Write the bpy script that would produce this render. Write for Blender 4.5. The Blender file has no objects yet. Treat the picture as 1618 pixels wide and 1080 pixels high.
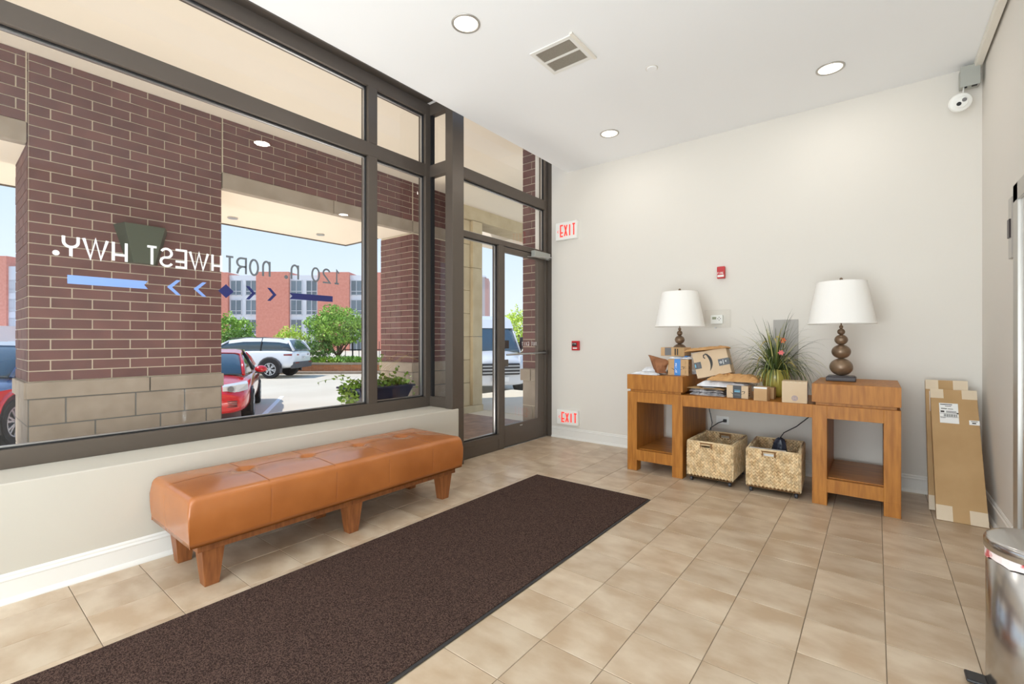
import bpy, bmesh, math, random
from mathutils import Matrix, Vector, Euler
random.seed(7)
S = bpy.context.scene
COL = S.collection
PI = math.pi
R = math.radians

# ------------------------------------------------------------------ camera
cd = bpy.data.cameras.new('camera')
cam = bpy.data.objects.new('camera', cd); COL.objects.link(cam)
TH = 0.6672
cam.location = (0, 0, 1.25)
cam.rotation_euler = (PI/2, 0, TH)
cd.sensor_width = 36; cd.lens = 36*730.16/1618
cd.shift_y = (536.05-540)/1618
cd.clip_start = 0.02; cd.clip_end = 500
S.camera = cam

# ------------------------------------------------------------------ world, sun, exposure
w = bpy.data.worlds.new('world'); S.world = w; w.use_nodes = True
nt = w.node_tree; nt.nodes.clear()
out = nt.nodes.new('ShaderNodeOutputWorld'); bg = nt.nodes.new('ShaderNodeBackground')
tc = nt.nodes.new('ShaderNodeTexCoord'); sx = nt.nodes.new('ShaderNodeSeparateXYZ'); cr = nt.nodes.new('ShaderNodeValToRGB')
nt.links.new(tc.outputs['Generated'], sx.inputs[0]); nt.links.new(sx.outputs['Z'], cr.inputs[0])
cr.color_ramp.elements[0].position = 0.0; cr.color_ramp.elements[0].color = (.70, .765, .83, 1)
cr.color_ramp.elements[1].position = 0.9; cr.color_ramp.elements[1].color = (.20, .36, .68, 1)
e = cr.color_ramp.elements.new(0.30); e.color = (.47, .61, .80, 1)
nt.links.new(cr.outputs[0], bg.inputs[0]); bg.inputs[1].default_value = 1.08
nt.links.new(bg.outputs[0], out.inputs[0])

def light(name, kind, loc, rot, energy, color=(1, 1, 1), size=.2, sizey=None, spread=None, angle=None):
    l = bpy.data.lights.new(name, kind); l.energy = energy; l.color = color
    if kind == 'AREA':
        l.size = size
        if sizey: l.shape = 'RECTANGLE'; l.size_y = sizey
        else: l.shape = 'DISK'
        if spread: l.spread = spread
    if angle: l.angle = angle
    o = bpy.data.objects.new(name, l); COL.objects.link(o); o.location = loc; o.rotation_euler = rot
    return o
SUN_FROM = Vector((-0.42, -0.50, 1.0)).normalized()
sun = light('sun', 'SUN', (0, 0, 20), (0, 0, 0), 2.9, (1, .95, .88), angle=R(.6))
sun.rotation_euler = SUN_FROM.to_track_quat('Z', 'Y').to_euler()
# unseen fill lamps added behind the camera to brighten the lobby: high, low, rear
NEU = (.83, .935, 1.0)
light('lobby_fill_rear', 'AREA', (-1.3, -1.6, 3.30), (R(26), 0, 0), 76, NEU, 3.0, 2.4)
light('lobby_fill_up', 'AREA', (-.6, -1.5, .5), (R(180-34), 0, 0), 112, NEU, 2.4, 2.2)
light('lobby_fill_wall', 'AREA', (-1.3, -3.2, 1.5), (R(93), 0, R(-8)), 60, NEU, 3.2, 2.2)
# added fill lamps hidden below the sill, pointing up to brighten the outdoor soffit
for y_, e_ in ((-1.6, 28), (1.1, 28), (3.6, 32)):
    light('arcade_fill_up', 'AREA', (-4.7, y_, .10), (R(180), 0, 0), e_, (1, .95, .89), 1.2, 2.2)

for y_, e_ in ((-1.2, 42), (3.5, 56)):
    light('canopy_fill_up', 'AREA', (-7.75, y_, -.32), (R(180), 0, 0), e_, (1, .94, .86), .9, 2.6)  # added fill hidden low over the lot, brightening the canopy underside
S.view_settings.view_transform = 'Standard'; S.view_settings.look = 'None'
S.view_settings.exposure = 0.40; S.view_settings.gamma = 1
S.view_settings.use_curve_mapping = False
try:
    S.cycles.max_bounces = 10; S.cycles.diffuse_bounces = 6; S.cycles.transparent_max_bounces = 16; S.cycles.use_denoising = True
    S.cycles.sample_clamp_indirect = 4
except Exception: pass

# ------------------------------------------------------------------ materials
def lin(c):
    return tuple(((v/255)/12.92 if v/255 <= .04045 else ((v/255+.055)/1.055)**2.4) for v in c)
def mat(name, rgb, rough=.6, metal=0, spec=.5, noise=0, nscale=8, stretch=(1, 1, 1), rgb2=None, bump=0, bscale=60, vary=0, coat=0,
        island=0, emit=None, estr=0, alpha=1, transl=0, detail=4, bdist=.004, loc='Object', nlo=.35, nhi=.65):
    m = bpy.data.materials.new(name); m.use_nodes = True; N = m.node_tree; L = N.links
    b = N.nodes['Principled BSDF']; c = lin(rgb)
    b.inputs['Base Color'].default_value = (*c, 1); b.inputs['Roughness'].default_value = rough
    b.inputs['Metallic'].default_value = metal; b.inputs['Specular IOR Level'].default_value = spec
    if coat: b.inputs['Coat Weight'].default_value = coat; b.inputs['Coat Roughness'].default_value = .08
    if transl: b.inputs['Subsurface Weight'].default_value = 0
    src = None
    t = N.nodes.new('ShaderNodeTexCoord'); mp = N.nodes.new('ShaderNodeMapping'); mp.inputs['Scale'].default_value = stretch
    L.new(t.outputs[loc], mp.inputs[0])
    if noise or rgb2:
        n = N.nodes.new('ShaderNodeTexNoise'); n.inputs['Scale'].default_value = nscale; n.inputs['Detail'].default_value = detail
        L.new(mp.outputs[0], n.inputs[0])
        r = N.nodes.new('ShaderNodeValToRGB'); r.color_ramp.elements[0].position = nlo; r.color_ramp.elements[1].position = nhi
        c2 = lin(rgb2) if rgb2 else tuple(v*(1-noise) for v in c)
        r.color_ramp.elements[0].color = (*c, 1); r.color_ramp.elements[1].color = (*c2, 1)
        L.new(n.outputs['Fac'], r.inputs[0]); src = r.outputs[0]
    if vary or island:
        if vary: oi = N.nodes.new('ShaderNodeObjectInfo'); rnd = oi.outputs['Random']; a = vary
        else: oi = N.nodes.new('ShaderNodeNewGeometry'); rnd = oi.outputs['Random Per Island']; a = island
        mr = N.nodes.new('ShaderNodeMapRange'); mr.inputs['To Min'].default_value = 1-a; mr.inputs['To Max'].default_value = 1+a
        L.new(rnd, mr.inputs[0])
        mx = N.nodes.new('ShaderNodeVectorMath'); mx.operation = 'SCALE'
        if src: L.new(src, mx.inputs[0])
        else: mx.inputs[0].default_value = c
        L.new(mr.outputs[0], mx.inputs['Scale']); src = mx.outputs[0]
        if src and vary and (noise or rgb2):   # shift the noise from piece to piece
            off = N.nodes.new('ShaderNodeVectorMath'); off.operation = 'SCALE'; off.inputs[0].default_value = (13, 7, 5)
            L.new(rnd, off.inputs['Scale']); L.new(off.outputs[0], mp.inputs['Location'])
    if src: L.new(src, b.inputs['Base Color'])
    if bump:
        n2 = N.nodes.new('ShaderNodeTexNoise'); n2.inputs['Scale'].default_value = bscale; n2.inputs['Detail'].default_value = 3
        L.new(mp.outputs[0], n2.inputs[0]); bp = N.nodes.new('ShaderNodeBump'); bp.inputs['Strength'].default_value = bump
        bp.inputs['Distance'].default_value = bdist; L.new(n2.outputs['Fac'], bp.inputs['Height']); L.new(bp.outputs[0], b.inputs['Normal'])
    if emit: b.inputs['Emission Color'].default_value = (*lin(emit), 1); b.inputs['Emission Strength'].default_value = estr
    return m
def glass_mat(name, tint=(1, 1, 1), base=.05, refl=1.0):
    m = bpy.data.materials.new(name); m.use_nodes = True; N = m.node_tree; N.nodes.clear(); L = N.links
    o = N.nodes.new('ShaderNodeOutputMaterial'); mx = N.nodes.new('ShaderNodeMixShader'); t = N.nodes.new('ShaderNodeBsdfTransparent')
    g = N.nodes.new('ShaderNodeBsdfGlossy'); g.inputs['Roughness'].default_value = 0.0
    t.inputs[0].default_value = (*tint, 1); lw = N.nodes.new('ShaderNodeLayerWeight'); lw.inputs['Blend'].default_value = .5
    pw_ = N.nodes.new('ShaderNodeMath'); pw_.operation = 'POWER'; pw_.inputs[1].default_value = 5
    mu = N.nodes.new('ShaderNodeMath'); mu.operation = 'MULTIPLY_ADD'; mu.inputs[1].default_value = .85*refl; mu.inputs[2].default_value = base*refl
    L.new(lw.outputs['Facing'], pw_.inputs[0]); L.new(pw_.outputs[0], mu.inputs[0])
    L.new(mu.outputs[0], mx.inputs[0]); L.new(t.outputs[0], mx.inputs[1]); L.new(g.outputs[0], mx.inputs[2])
    L.new(mx.outputs[0], o.inputs[0]); return m

M = {}
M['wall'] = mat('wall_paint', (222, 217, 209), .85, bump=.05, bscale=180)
M['wall_left'] = mat('wall_paint_backlit_shade', (198, 192, 180), .85, bump=.05, bscale=180)  # same paint as the other walls, its backlit shade put into the colour
M['ceiling'] = mat('ceiling_paint', (240, 241, 242), .9)
M['trim'] = mat('white_trim_paint', (230, 228, 223), .4)
M['tile'] = mat('floor_tile_glaze', (206, 188, 165), .32, rgb2=(182, 158, 131), nscale=3.8, stretch=(1.3, 2.0, 1), vary=.06, bump=.05, bscale=30, detail=6, spec=.45)
M['grout'] = mat('grout', (126, 112, 94), .9)
M['mat'] = mat('mat_pile', (98, 78, 70), 1, rgb2=(52, 40, 37), nscale=210, bump=1, bscale=260, detail=2, bdist=.006, spec=.05, nlo=.42, nhi=.58)
M['rubber'] = mat('black_rubber', (52, 50, 50), .6)
M['bronze'] = mat('bronze_aluminium', (98, 89, 81), .38, metal=.35, spec=.4)
M['bronze_dark'] = mat('dark_bronze', (60, 52, 48), .4, metal=.3)
M['gasket'] = mat('glazing_gasket', (28, 28, 30), .5)
M['alu'] = mat('bare_aluminium', (190, 190, 190), .3, metal=.9)
M['glass'] = glass_mat('window_glass', (.975, .985, .98), refl=.9)
M['carglass'] = mat('car_glass', (52, 78, 92), .04, spec=1, metal=.25, coat=.6)
M['brick'] = mat('dark_red_brick', (110, 75, 70), .85, rgb2=(97, 66, 63), nscale=4, vary=.1, bump=.25, bscale=90)
M['mortar'] = mat('mortar', (212, 200, 178), .95, bump=.3, bscale=120)
M['stone'] = mat('cast_stone', (158, 145, 130), .85, rgb2=(145, 132, 117), nscale=5, vary=.05, bump=.15, bscale=120)
M['joint'] = mat('grey_stone_joint', (104, 104, 102), .95)
M['limestone'] = mat('limestone', (196, 178, 142), .8, rgb2=(184, 164, 128), nscale=4, vary=.04, bump=.1, bscale=100)
M['soffit'] = mat('soffit_stucco', (232, 220, 202), .9)
M['paver'] = mat('paver', (150, 122, 104), .6, rgb2=(124, 100, 88), nscale=6, vary=.06)
M['concrete'] = mat('lot_concrete', (216, 206, 188), .9, rgb2=(207, 196, 177), nscale=.6, bump=.1, bscale=40)
M['linepaint'] = mat('line_paint', (250, 250, 248), .8)
M['leather'] = mat('tan_leather', (178, 108, 56), .27, rgb2=(162, 95, 47), nscale=3, bump=.08, bscale=260, bdist=.002, spec=.55, coat=.16)
M['seam'] = mat('seam_thread', (120, 62, 30), .7)
M['benchwood'] = mat('bench_wood', (150, 92, 50), .45, rgb2=(122, 70, 36), nscale=8, stretch=(6, 6, .6), bump=.05)
M['wood'] = mat('cherry_veneer', (184, 122, 52), .45, rgb2=(156, 98, 38), nscale=6, stretch=(7, 7, .7), bump=.03, detail=6, spec=.3)
M['woodh'] = mat('cherry_veneer_flat', (184, 122, 52), .36, rgb2=(156, 98, 38), nscale=6, stretch=(.7, 7, 7), detail=6, spec=.4)
M['shade'] = mat('white_linen_shade', (246, 243, 238), .85, bump=.05, bscale=300)
M['lampbronze'] = mat('brushed_brown_bronze', (140, 116, 92), .34, metal=.35, rgb2=(108, 86, 66), nscale=9)
M['lampbase'] = mat('dark_wood_plinth', (46, 30, 28), .35)
M['card'] = mat('cardboard', (200, 164, 122), .85, rgb2=(188, 150, 108), nscale=5, vary=.04)
M['cardpale'] = mat('pale_cardboard', (214, 190, 160), .85, rgb2=(204, 178, 146), nscale=5)
M['carddark'] = mat('dark_cardboard', (188, 154, 110), .85, rgb2=(177, 143, 99), nscale=4)
M['kraft'] = mat('kraft_paper', (204, 158, 104), .8, rgb2=(184, 136, 84), nscale=14, bump=.3, bscale=30, bdist=.01)
M['kraftdark'] = mat('brown_paper_bag', (156, 104, 68), .8, rgb2=(128, 82, 52), nscale=16, bump=.4, bscale=30, bdist=.01)
M['poly'] = mat('white_poly_mailer', (232, 233, 236), .35, rgb2=(208, 210, 216), nscale=12, bump=.4, bscale=24, bdist=.01)
M['polygray'] = mat('grey_poly_mailer', (196, 194, 196), .35, rgb2=(120, 118, 122), nscale=22, bump=.4, bscale=24, bdist=.01)
M['tape'] = mat('clear_paper_tape', (216, 198, 172), .5, bump=.15, bscale=200)
M['blacktape'] = mat('black_printed_tape', (58, 60, 64), .35)
M['blue'] = mat('blue_tape', (36, 124, 204), .35)
M['ink'] = mat('black_ink', (42, 38, 36), .6)
M['greyink'] = mat('grey_ink', (120, 118, 118), .6)
M['purpleink'] = mat('purple_ink', (128, 118, 150), .6)
M['paleblue'] = mat('pale_blue_print', (120, 190, 220), .5)
M['paper'] = mat('white_paper', (236, 236, 234), .7)
M['pot'] = mat('chartreuse_glaze', (190, 176, 92), .25, rgb2=(166, 152, 66), nscale=5, coat=.4)
M['soil'] = mat('soil', (50, 38, 28), .9)
M['blade'] = mat('grass_blade', (92, 108, 52), .5, vary=.45, rgb2=(58, 74, 38), nscale=3)
M['bladeyel'] = mat('pale_grass_blade', (176, 178, 84), .5, vary=.25, rgb2=(206, 200, 130), nscale=8)
M['seedhead'] = mat('dry_seed_head', (190, 170, 104), .8, vary=.15)
M['orangeflower'] = mat('orange_petal', (220, 104, 60), .6)
M['pinkflower'] = mat('pink_petal', (232, 120, 120), .6)
M['wicker'] = mat('woven_rush', (232, 210, 172), .6, rgb2=(208, 178, 134), nscale=18, island=.20)
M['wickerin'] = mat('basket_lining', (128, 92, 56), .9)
M['plastic_b'] = mat('black_plastic', (34, 34, 38), .35)
M['caster'] = mat('grey_caster', (70, 70, 76), .35, metal=.3)
M['bag'] = mat('black_bag_film', (40, 44, 56), .22, bump=.5, bscale=40, bdist=.01)
M['white'] = mat('white_plastic', (240, 240, 236), .35)
M['exitred'] = mat('lit_red_letter', (225, 60, 50), .5, emit=(235, 50, 40), estr=.75)
M['red'] = mat('red_enamel', (190, 30, 34), .35)
M['lcd'] = mat('lcd_glass', (150, 156, 130), .3)
M['clear'] = glass_mat('clear_acrylic', (.99, .99, .985), base=.04, refl=.6)
M['steel'] = mat('brushed_steel', (196, 194, 192), .22, metal=1, bump=.04, bscale=40)
M['steelflat'] = mat('matt_steel', (188, 184, 178), .4, metal=.7)
M['liner'] = mat('red_white_bin_liner', (240, 226, 224), .5, rgb2=(206, 90, 92), nscale=22, nlo=.5, nhi=.6)
M['greybox'] = mat('galvanised_grey', (172, 174, 168), .5, metal=.3)
M['cream'] = mat('cream_raceway', (232, 227, 216), .6)
M['greyplate'] = mat('grey_wall_panel', (168, 164, 158), .5)
M['lamp_on'] = mat('lit_downlight', (255, 250, 238), .5, emit=(255, 246, 226), estr=1.6)
M['vent'] = mat('vent_slat', (206, 199, 186), .5)
M['ventdark'] = mat('vent_dark', (150, 142, 130), .8)
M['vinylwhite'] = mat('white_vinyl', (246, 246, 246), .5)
M['vinylshade'] = mat('white_vinyl_shaded', (104, 110, 116), .5)  # white vinyl darkened in its colour, as it looks against the bright sky
M['vinylblue'] = mat('light_blue_vinyl', (132, 164, 232), .4)
M['vinylblueshade'] = mat('blue_vinyl_shaded', (40, 46, 104), .4)  # darker copy of the blue vinyl, backlit look put into the colour
M['sconce'] = mat('green_bronze_metal', (84, 90, 76), .4, metal=.4)
M['redpaint'] = mat('red_car_paint', (206, 22, 28), .2, coat=1)
M['whitepaint'] = mat('white_car_paint', (240, 242, 246), .2, coat=1)
M['bluepaint'] = mat('blue_car_paint', (60, 88, 130), .18, coat=1, metal=.3)
M['silverpaint'] = mat('white_silver_paint', (214, 216, 220), .25, coat=.8)
M['tyre'] = mat('tyre', (34, 34, 36), .8)
M['rim'] = mat('alloy_rim', (196, 198, 202), .25, metal=.7)
M['grey_plastic'] = mat('grey_cladding', (84, 84, 88), .6)
M['lens'] = mat('headlamp_lens', (205, 208, 212), .08, coat=1, spec=1)
M['redlens'] = mat('tail_lamp_lens', (150, 30, 40), .15, coat=1)
M['bldgred'] = mat('salmon_brick_facade', (222, 150, 132), .9, rgb2=(214, 138, 120), nscale=3, bump=.1, bscale=20)
M['bldgwhite'] = mat('white_facade_panel', (226, 228, 234), .8)
M['bldgglass'] = mat('apartment_glass', (110, 124, 134), .1, spec=.8, vary=.25)
M['bldgframe'] = mat('apartment_window_frame', (206, 208, 214), .6)
M['leaf'] = mat('tree_leaf', (176, 208, 88), .6, island=.45, rgb2=(128, 172, 70), nscale=1.5)
M['leaf2'] = mat('bright_leaf', (206, 226, 96), .6, island=.35)
M['leafdark'] = mat('dark_leaf', (110, 146, 66), .6, island=.4)
M['ivy'] = mat('ivy_leaf', (88, 124, 40), .45, island=.35, rgb2=(132, 156, 60), nscale=6)
M['bark'] = mat('bark', (112, 92, 72), .9, bump=.5, bscale=20)
M['planterbrick'] = mat('orange_planter_brick', (202, 134, 92), .9, vary=.1)
M['navyplanter'] = mat('navy_plastic_planter', (36, 42, 68), .4)
M['iron'] = mat('black_iron', (38, 40, 44), .5)
M['towergrey'] = mat('pale_tower_cladding', (196, 186, 186), .8)
M['towerred'] = mat('red_tower_cladding', (200, 158, 150), .8)

# ------------------------------------------------------------------ helpers
def wm(o):
    m = Matrix.Translation(o.location) @ o.rotation_euler.to_matrix().to_4x4()
    return (wm(o.parent) @ m) if o.parent else m
def tag(o, label=None, cat=None, group=None, kind=None):
    if label: o['label'] = label
    if cat: o['category'] = cat
    if group: o['group'] = group
    if kind: o['kind'] = kind
    return o
def thing(name, label, cat, loc=(0, 0, 0), rz=0, group=None):
    o = bpy.data.objects.new(name, None); COL.objects.link(o); o.location = loc; o.rotation_euler = (0, 0, rz)
    o.empty_display_size = .1
    return tag(o, label, cat, group)
def setting(name, loc=(0, 0, 0)):
    o = bpy.data.objects.new(name, None); COL.objects.link(o); o.location = loc; o['kind'] = 'structure'; return o
def finish(name, bm, m, parent=None, smooth=False, world=False, bevel=0, seg=2, sub=0, label=None, kind=None):
    bmesh.ops.recalc_face_normals(bm, faces=bm.faces)
    me = bpy.data.meshes.new(name); bm.to_mesh(me); bm.free()
    if parent is not None and world: me.transform(wm(parent).inverted())
    mm = m if isinstance(m, (list, tuple)) else [m]
    for x in mm: me.materials.append(M[x] if isinstance(x, str) else x)
    if smooth:
        for p in me.polygons: p.use_smooth = True
    o = bpy.data.objects.new(name, me); COL.objects.link(o)
    if parent is not None: o.parent = parent
    if bevel:
        b = o.modifiers.new('bevel', 'BEVEL'); b.width = bevel; b.segments = seg; b.limit_method = 'ANGLE'; b.angle_limit = R(40)
    if sub:
        s = o.modifiers.new('sub', 'SUBSURF'); s.levels = sub; s.render_levels = sub
    if label: o['label'] = label
    if kind: o['kind'] = kind
    return o
def B(bm, x0, x1, y0, y1, z0, z1, mi=0):
    vs = [bm.verts.new(p) for p in ((x0, y0, z0), (x1, y0, z0), (x1, y1, z0), (x0, y1, z0), (x0, y0, z1), (x1, y0, z1), (x1, y1, z1), (x0, y1, z1))]
    for f in ((0, 3, 2, 1), (4, 5, 6, 7), (0, 1, 5, 4), (1, 2, 6, 5), (2, 3, 7, 6), (3, 0, 4, 7)):
        fc = bm.faces.new([vs[i] for i in f]); fc.material_index = mi
    return vs
def box(name, x0, x1, y0, y1, z0, z1, m, parent=None, world=True, bevel=0, label=None, kind=None, seg=2):
    bm = bmesh.new(); B(bm, x0, x1, y0, y1, z0, z1)
    return finish(name, bm, m, parent, world=world, bevel=bevel, label=label, kind=kind, seg=seg)
def struct(name, x0, x1, y0, y1, z0, z1, m, bevel=0):
    return box(name, x0, x1, y0, y1, z0, z1, m, kind='structure', bevel=bevel)
def lathe(bm, prof, c=(0, 0, 0), n=24, axis='Z', cap=True, mi=0):
    rings = []
    for r, h in prof:
        ring = []
        for k in range(n):
            a = 2*PI*k/n; p = (r*math.cos(a), r*math.sin(a), h)
            if axis == 'Y': p = (p[0], p[2], p[1])
            elif axis == 'X': p = (p[2], p[0], p[1])
            ring.append(bm.verts.new((c[0]+p[0], c[1]+p[1], c[2]+p[2])))
        rings.append(ring)
    for a, b in zip(rings, rings[1:]):
        for k in range(n):
            f = bm.faces.new((a[k], a[(k+1) % n], b[(k+1) % n], b[k])); f.material_index = mi
    if cap:
        for rg in (rings[0], rings[-1]):
            f = bm.faces.new(rg); f.material_index = mi
    return rings
def tube(bm, pts, r, n=6, r2=None, cap=True):
    pts = [Vector(p) for p in pts]; rings = []
    for i, p in enumerate(pts):
        d = (pts[min(i+1, len(pts)-1)]-pts[max(i-1, 0)]).normalized()
        u = d.cross(Vector((0, 0, 1)));
        if u.length < 1e-3: u = d.cross(Vector((1, 0, 0)))
        u.normalize(); v = d.cross(u)
        rr = r if r2 is None else r+(r2-r)*i/(len(pts)-1)
        rings.append([bm.verts.new(p+(u*math.cos(2*PI*k/n)+v*math.sin(2*PI*k/n))*rr) for k in range(n)])
    for a, b in zip(rings, rings[1:]):
        for k in range(n): bm.faces.new((a[k], a[(k+1) % n], b[(k+1) % n], b[k]))
    if cap: bm.faces.new(rings[0]); bm.faces.new(rings[-1])
def loft(bm, rings, closed=True, cap=True, mi=0):
    vs = [[bm.verts.new(p) for p in r] for r in rings]
    n = len(vs[0])
    for a, b in zip(vs, vs[1:]):
        for k in range(n if closed else n-1):
            f = bm.faces.new((a[k], a[(k+1) % n], b[(k+1) % n], b[k])); f.material_index = mi
    if cap and closed: bm.faces.new(vs[0]); bm.faces.new(vs[-1])
    return vs
def prism(bm, pts, d, mi=0):
    """flat polygon pts (3-D, planar) pushed along vector d"""
    a = [bm.verts.new(p) for p in pts]; b = [bm.verts.new(Vector(p)+Vector(d)) for p in pts]
    bm.faces.new(a); bm.faces.new(b); n = len(a)
    for k in range(n): bm.faces.new((a[k], a[(k+1) % n], b[(k+1) % n], b[k]))
def inst(name, me, loc, parent=None, rot=None, scale=None):
    o = bpy.data.objects.new(name, me); COL.objects.link(o)
    if parent is not None: o.parent = parent
    o.location = loc
    if rot: o.rotation_euler = rot
    if scale: o.scale = scale
    return o
def meshof(bm, m, smooth=False):
    bmesh.ops.recalc_face_normals(bm, faces=bm.faces)
    me = bpy.data.meshes.new('m'); bm.to_mesh(me); bm.free(); me.materials.append(M[m])
    if smooth:
        for p in me.polygons: p.use_smooth = True
    return me
def strokes(bm, polys, origin, ux, uz, un, th, depth=.001, s=1.0):
    """flat stroke lettering: polylines in a 2-D cell drawn in plane (ux,uz) with width th"""
    o = Vector(origin); ux = Vector(ux); uz = Vector(uz); un = Vector(un)
    for ip_, pl in enumerate(polys):
        o = Vector(origin)+un*.00025*ip_
        P = [Vector((p[0]*s, p[1]*s)) for p in pl]
        L = []; Rr = []
        for i, p in enumerate(P):
            if i == 0: d = (P[1]-P[0]).normalized(); k = 1
            elif i == len(P)-1: d = (P[-1]-P[-2]).normalized(); k = 1
            else:
                d1 = (P[i]-P[i-1]).normalized(); d2 = (P[i+1]-P[i]).normalized(); d = (d1+d2)
                d = d.normalized() if d.length > 1e-6 else d1
                k = min(1/max(.35, d.dot(d1)), 2)
            nn = Vector((-d.y, d.x))*th/2*k
            L.append(p+nn); Rr.append(p-nn)
        def to3(q, z): return o+ux*q.x+uz*q.y+un*z
        for z0, z1 in ((0, depth),):
            a = [[bm.verts.new(to3(q, z)) for q in qs] for z in (z0, z1) for qs in (L, Rr)]
            for i in range(len(P)-1):
                bm.faces.new((a[0][i], a[0][i+1], a[1][i+1], a[1][i])); bm.faces.new((a[2][i], a[2][i+1], a[3][i+1], a[3][i]))
                bm.faces.new((a[0][i], a[0][i+1], a[2][i+1], a[2][i])); bm.faces.new((a[1][i], a[1][i+1], a[3][i+1], a[3][i]))
def arc(cx, cy, rx, ry, a0, a1, n=10):
    return [(cx+rx*math.cos(R(a0+(a1-a0)*i/n)), cy+ry*math.sin(R(a0+(a1-a0)*i/n))) for i in range(n+1)]
def GL(ch, w, h):
    if ch == '1': return [[(w*.1, h*.78), (w*.5, h), (w*.5, 0)], [(w*.1, 0), (w*.9, 0)]]
    if ch == '2': return [arc(w*.5, h*.72, w*.42, h*.26, 165, -30, 10)+[(w*.05, 0), (w, 0)]]
    if ch == '0': return [arc(w*.5, h*.5, w*.46, h*.48, 90, 450, 20)]
    if ch == 'n': return [[(w*.06, 0), (w*.06, h)], arc(w*.5, h*.62, w*.44, h*.36, 175, 0, 10)+[(w*.94, 0)]]
    if ch == '.': return [arc(w*.5, h*.07, w*.24, h*.045, 0, 360, 12), [(w*.3, h*.07), (w*.7, h*.07)]]
    if ch == 'O': return [arc(w*.5, h*.5, w*.5, h*.5, 90, 450, 22)]
    if ch == 'R': return [[(0, 0), (0, h), (w*.45, h)]+arc(w*.5, h*.73, w*.45, h*.27, 90, -90, 10)+[(0, h*.46)], [(w*.45, h*.46), (w*.75, h*.33), (w*.95, 0)]]
    if ch == 'T': return [[(0, h), (w, h)], [(w*.5, h), (w*.5, 0)]]
    if ch == 'H': return [[(0, 0), (0, h)], [(w, 0), (w, h)], [(0, h*.33), (w, h*.33)]]
    if ch == 'W': return [[(0, h), (w*.28, 0), (w*.5, h*.98), (w*.72, 0), (w, h)]]
    if ch == 'E': return [[(w, h), (0, h), (0, 0), (w, 0)], [(0, h*.33), (w, h*.33)]]
    if ch == 'S': return [arc(w*.5, h*.74, w*.42, h*.25, 20, 270, 12)+arc(w*.5, h*.25, w*.46, h*.25, 90, -160, 12)[1:]]
    if ch == 'Y': return [[(0, h)]+arc(w*.5, h*.72, w*.5, h*.26, 180, 360, 12)+[(w, h)], [(w*.5, h*.46), (w*.5, 0)]]
    if ch == 'X': return [[(0, 0), (w, h)], [(0, h), (w, 0)]]
    if ch == 'I': return [[(w*.5, 0), (w*.5, h)]]
    if ch == '<': return [[(w, h), (0, h*.5), (w, 0)]]
    if ch == 'F': return [[(0, 0), (0, h), (w, h)], [(0, h*.5), (w*.8, h*.5)]]
    if ch == 'A': return [[(0, 0), (w*.5, h), (w, 0)], [(w*.2, h*.35), (w*.8, h*.35)]]
    if ch == 'L': return [[(0, h), (0, 0), (w, 0)]]
    if ch == 'P': return [[(0, 0), (0, h), (w*.6, h)]+arc(w*.6, h*.74, w*.4, h*.26, 90, -90, 6)+[(0, h*.48)]]
    if ch == 'U': return [[(0, h), (0, h*.3)]+arc(w*.5, h*.3, w*.5, h*.3, 180, 360, 8)+[(w, h)]]
    if ch == 'M': return [[(0, 0), (0, h), (w*.5, h*.3), (w, h), (w, 0)]]
    if ch == 'r': return [[(0, 0), (0, h*.7)], arc(w*.5, h*.42, w*.5, h*.26, 170, 60, 6)]
    if ch == 'i': return [[(w*.5, 0), (w*.5, h*.66)]]
    if ch == 'm': return [[(0, 0), (0, h*.68)], arc(w*.25, h*.45, w*.25, h*.22, 170, 0, 6)+[(w*.5, 0)], arc(w*.75, h*.45, w*.25, h*.22, 170, 0, 6)+[(w, 0)]]
    if ch == 'e': return [[(w*.05, h*.34), (w, h*.34)]+arc(w*.5, h*.34, w*.5, h*.33, 0, 310, 12)]
    if ch == 'p': return [[(0, -h*.3), (0, h*.66)], arc(w*.5, h*.34, w*.5, h*.32, 0, 360, 14)]
    return []
def write(bm, s, origin, ux, uz, un, h, w, gap, th, depth=.0008):
    o = Vector(origin)
    for ch in s:
        if ch != ' ': strokes(bm, GL(ch, w, h), o, ux, uz, un, th, depth)
        o = o+Vector(ux)*(w+gap)

# ================================================================== SETTING
CE = 3.355; XE = -3.06; YB = 5.02; XR = .64; XK = -3.245
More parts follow.
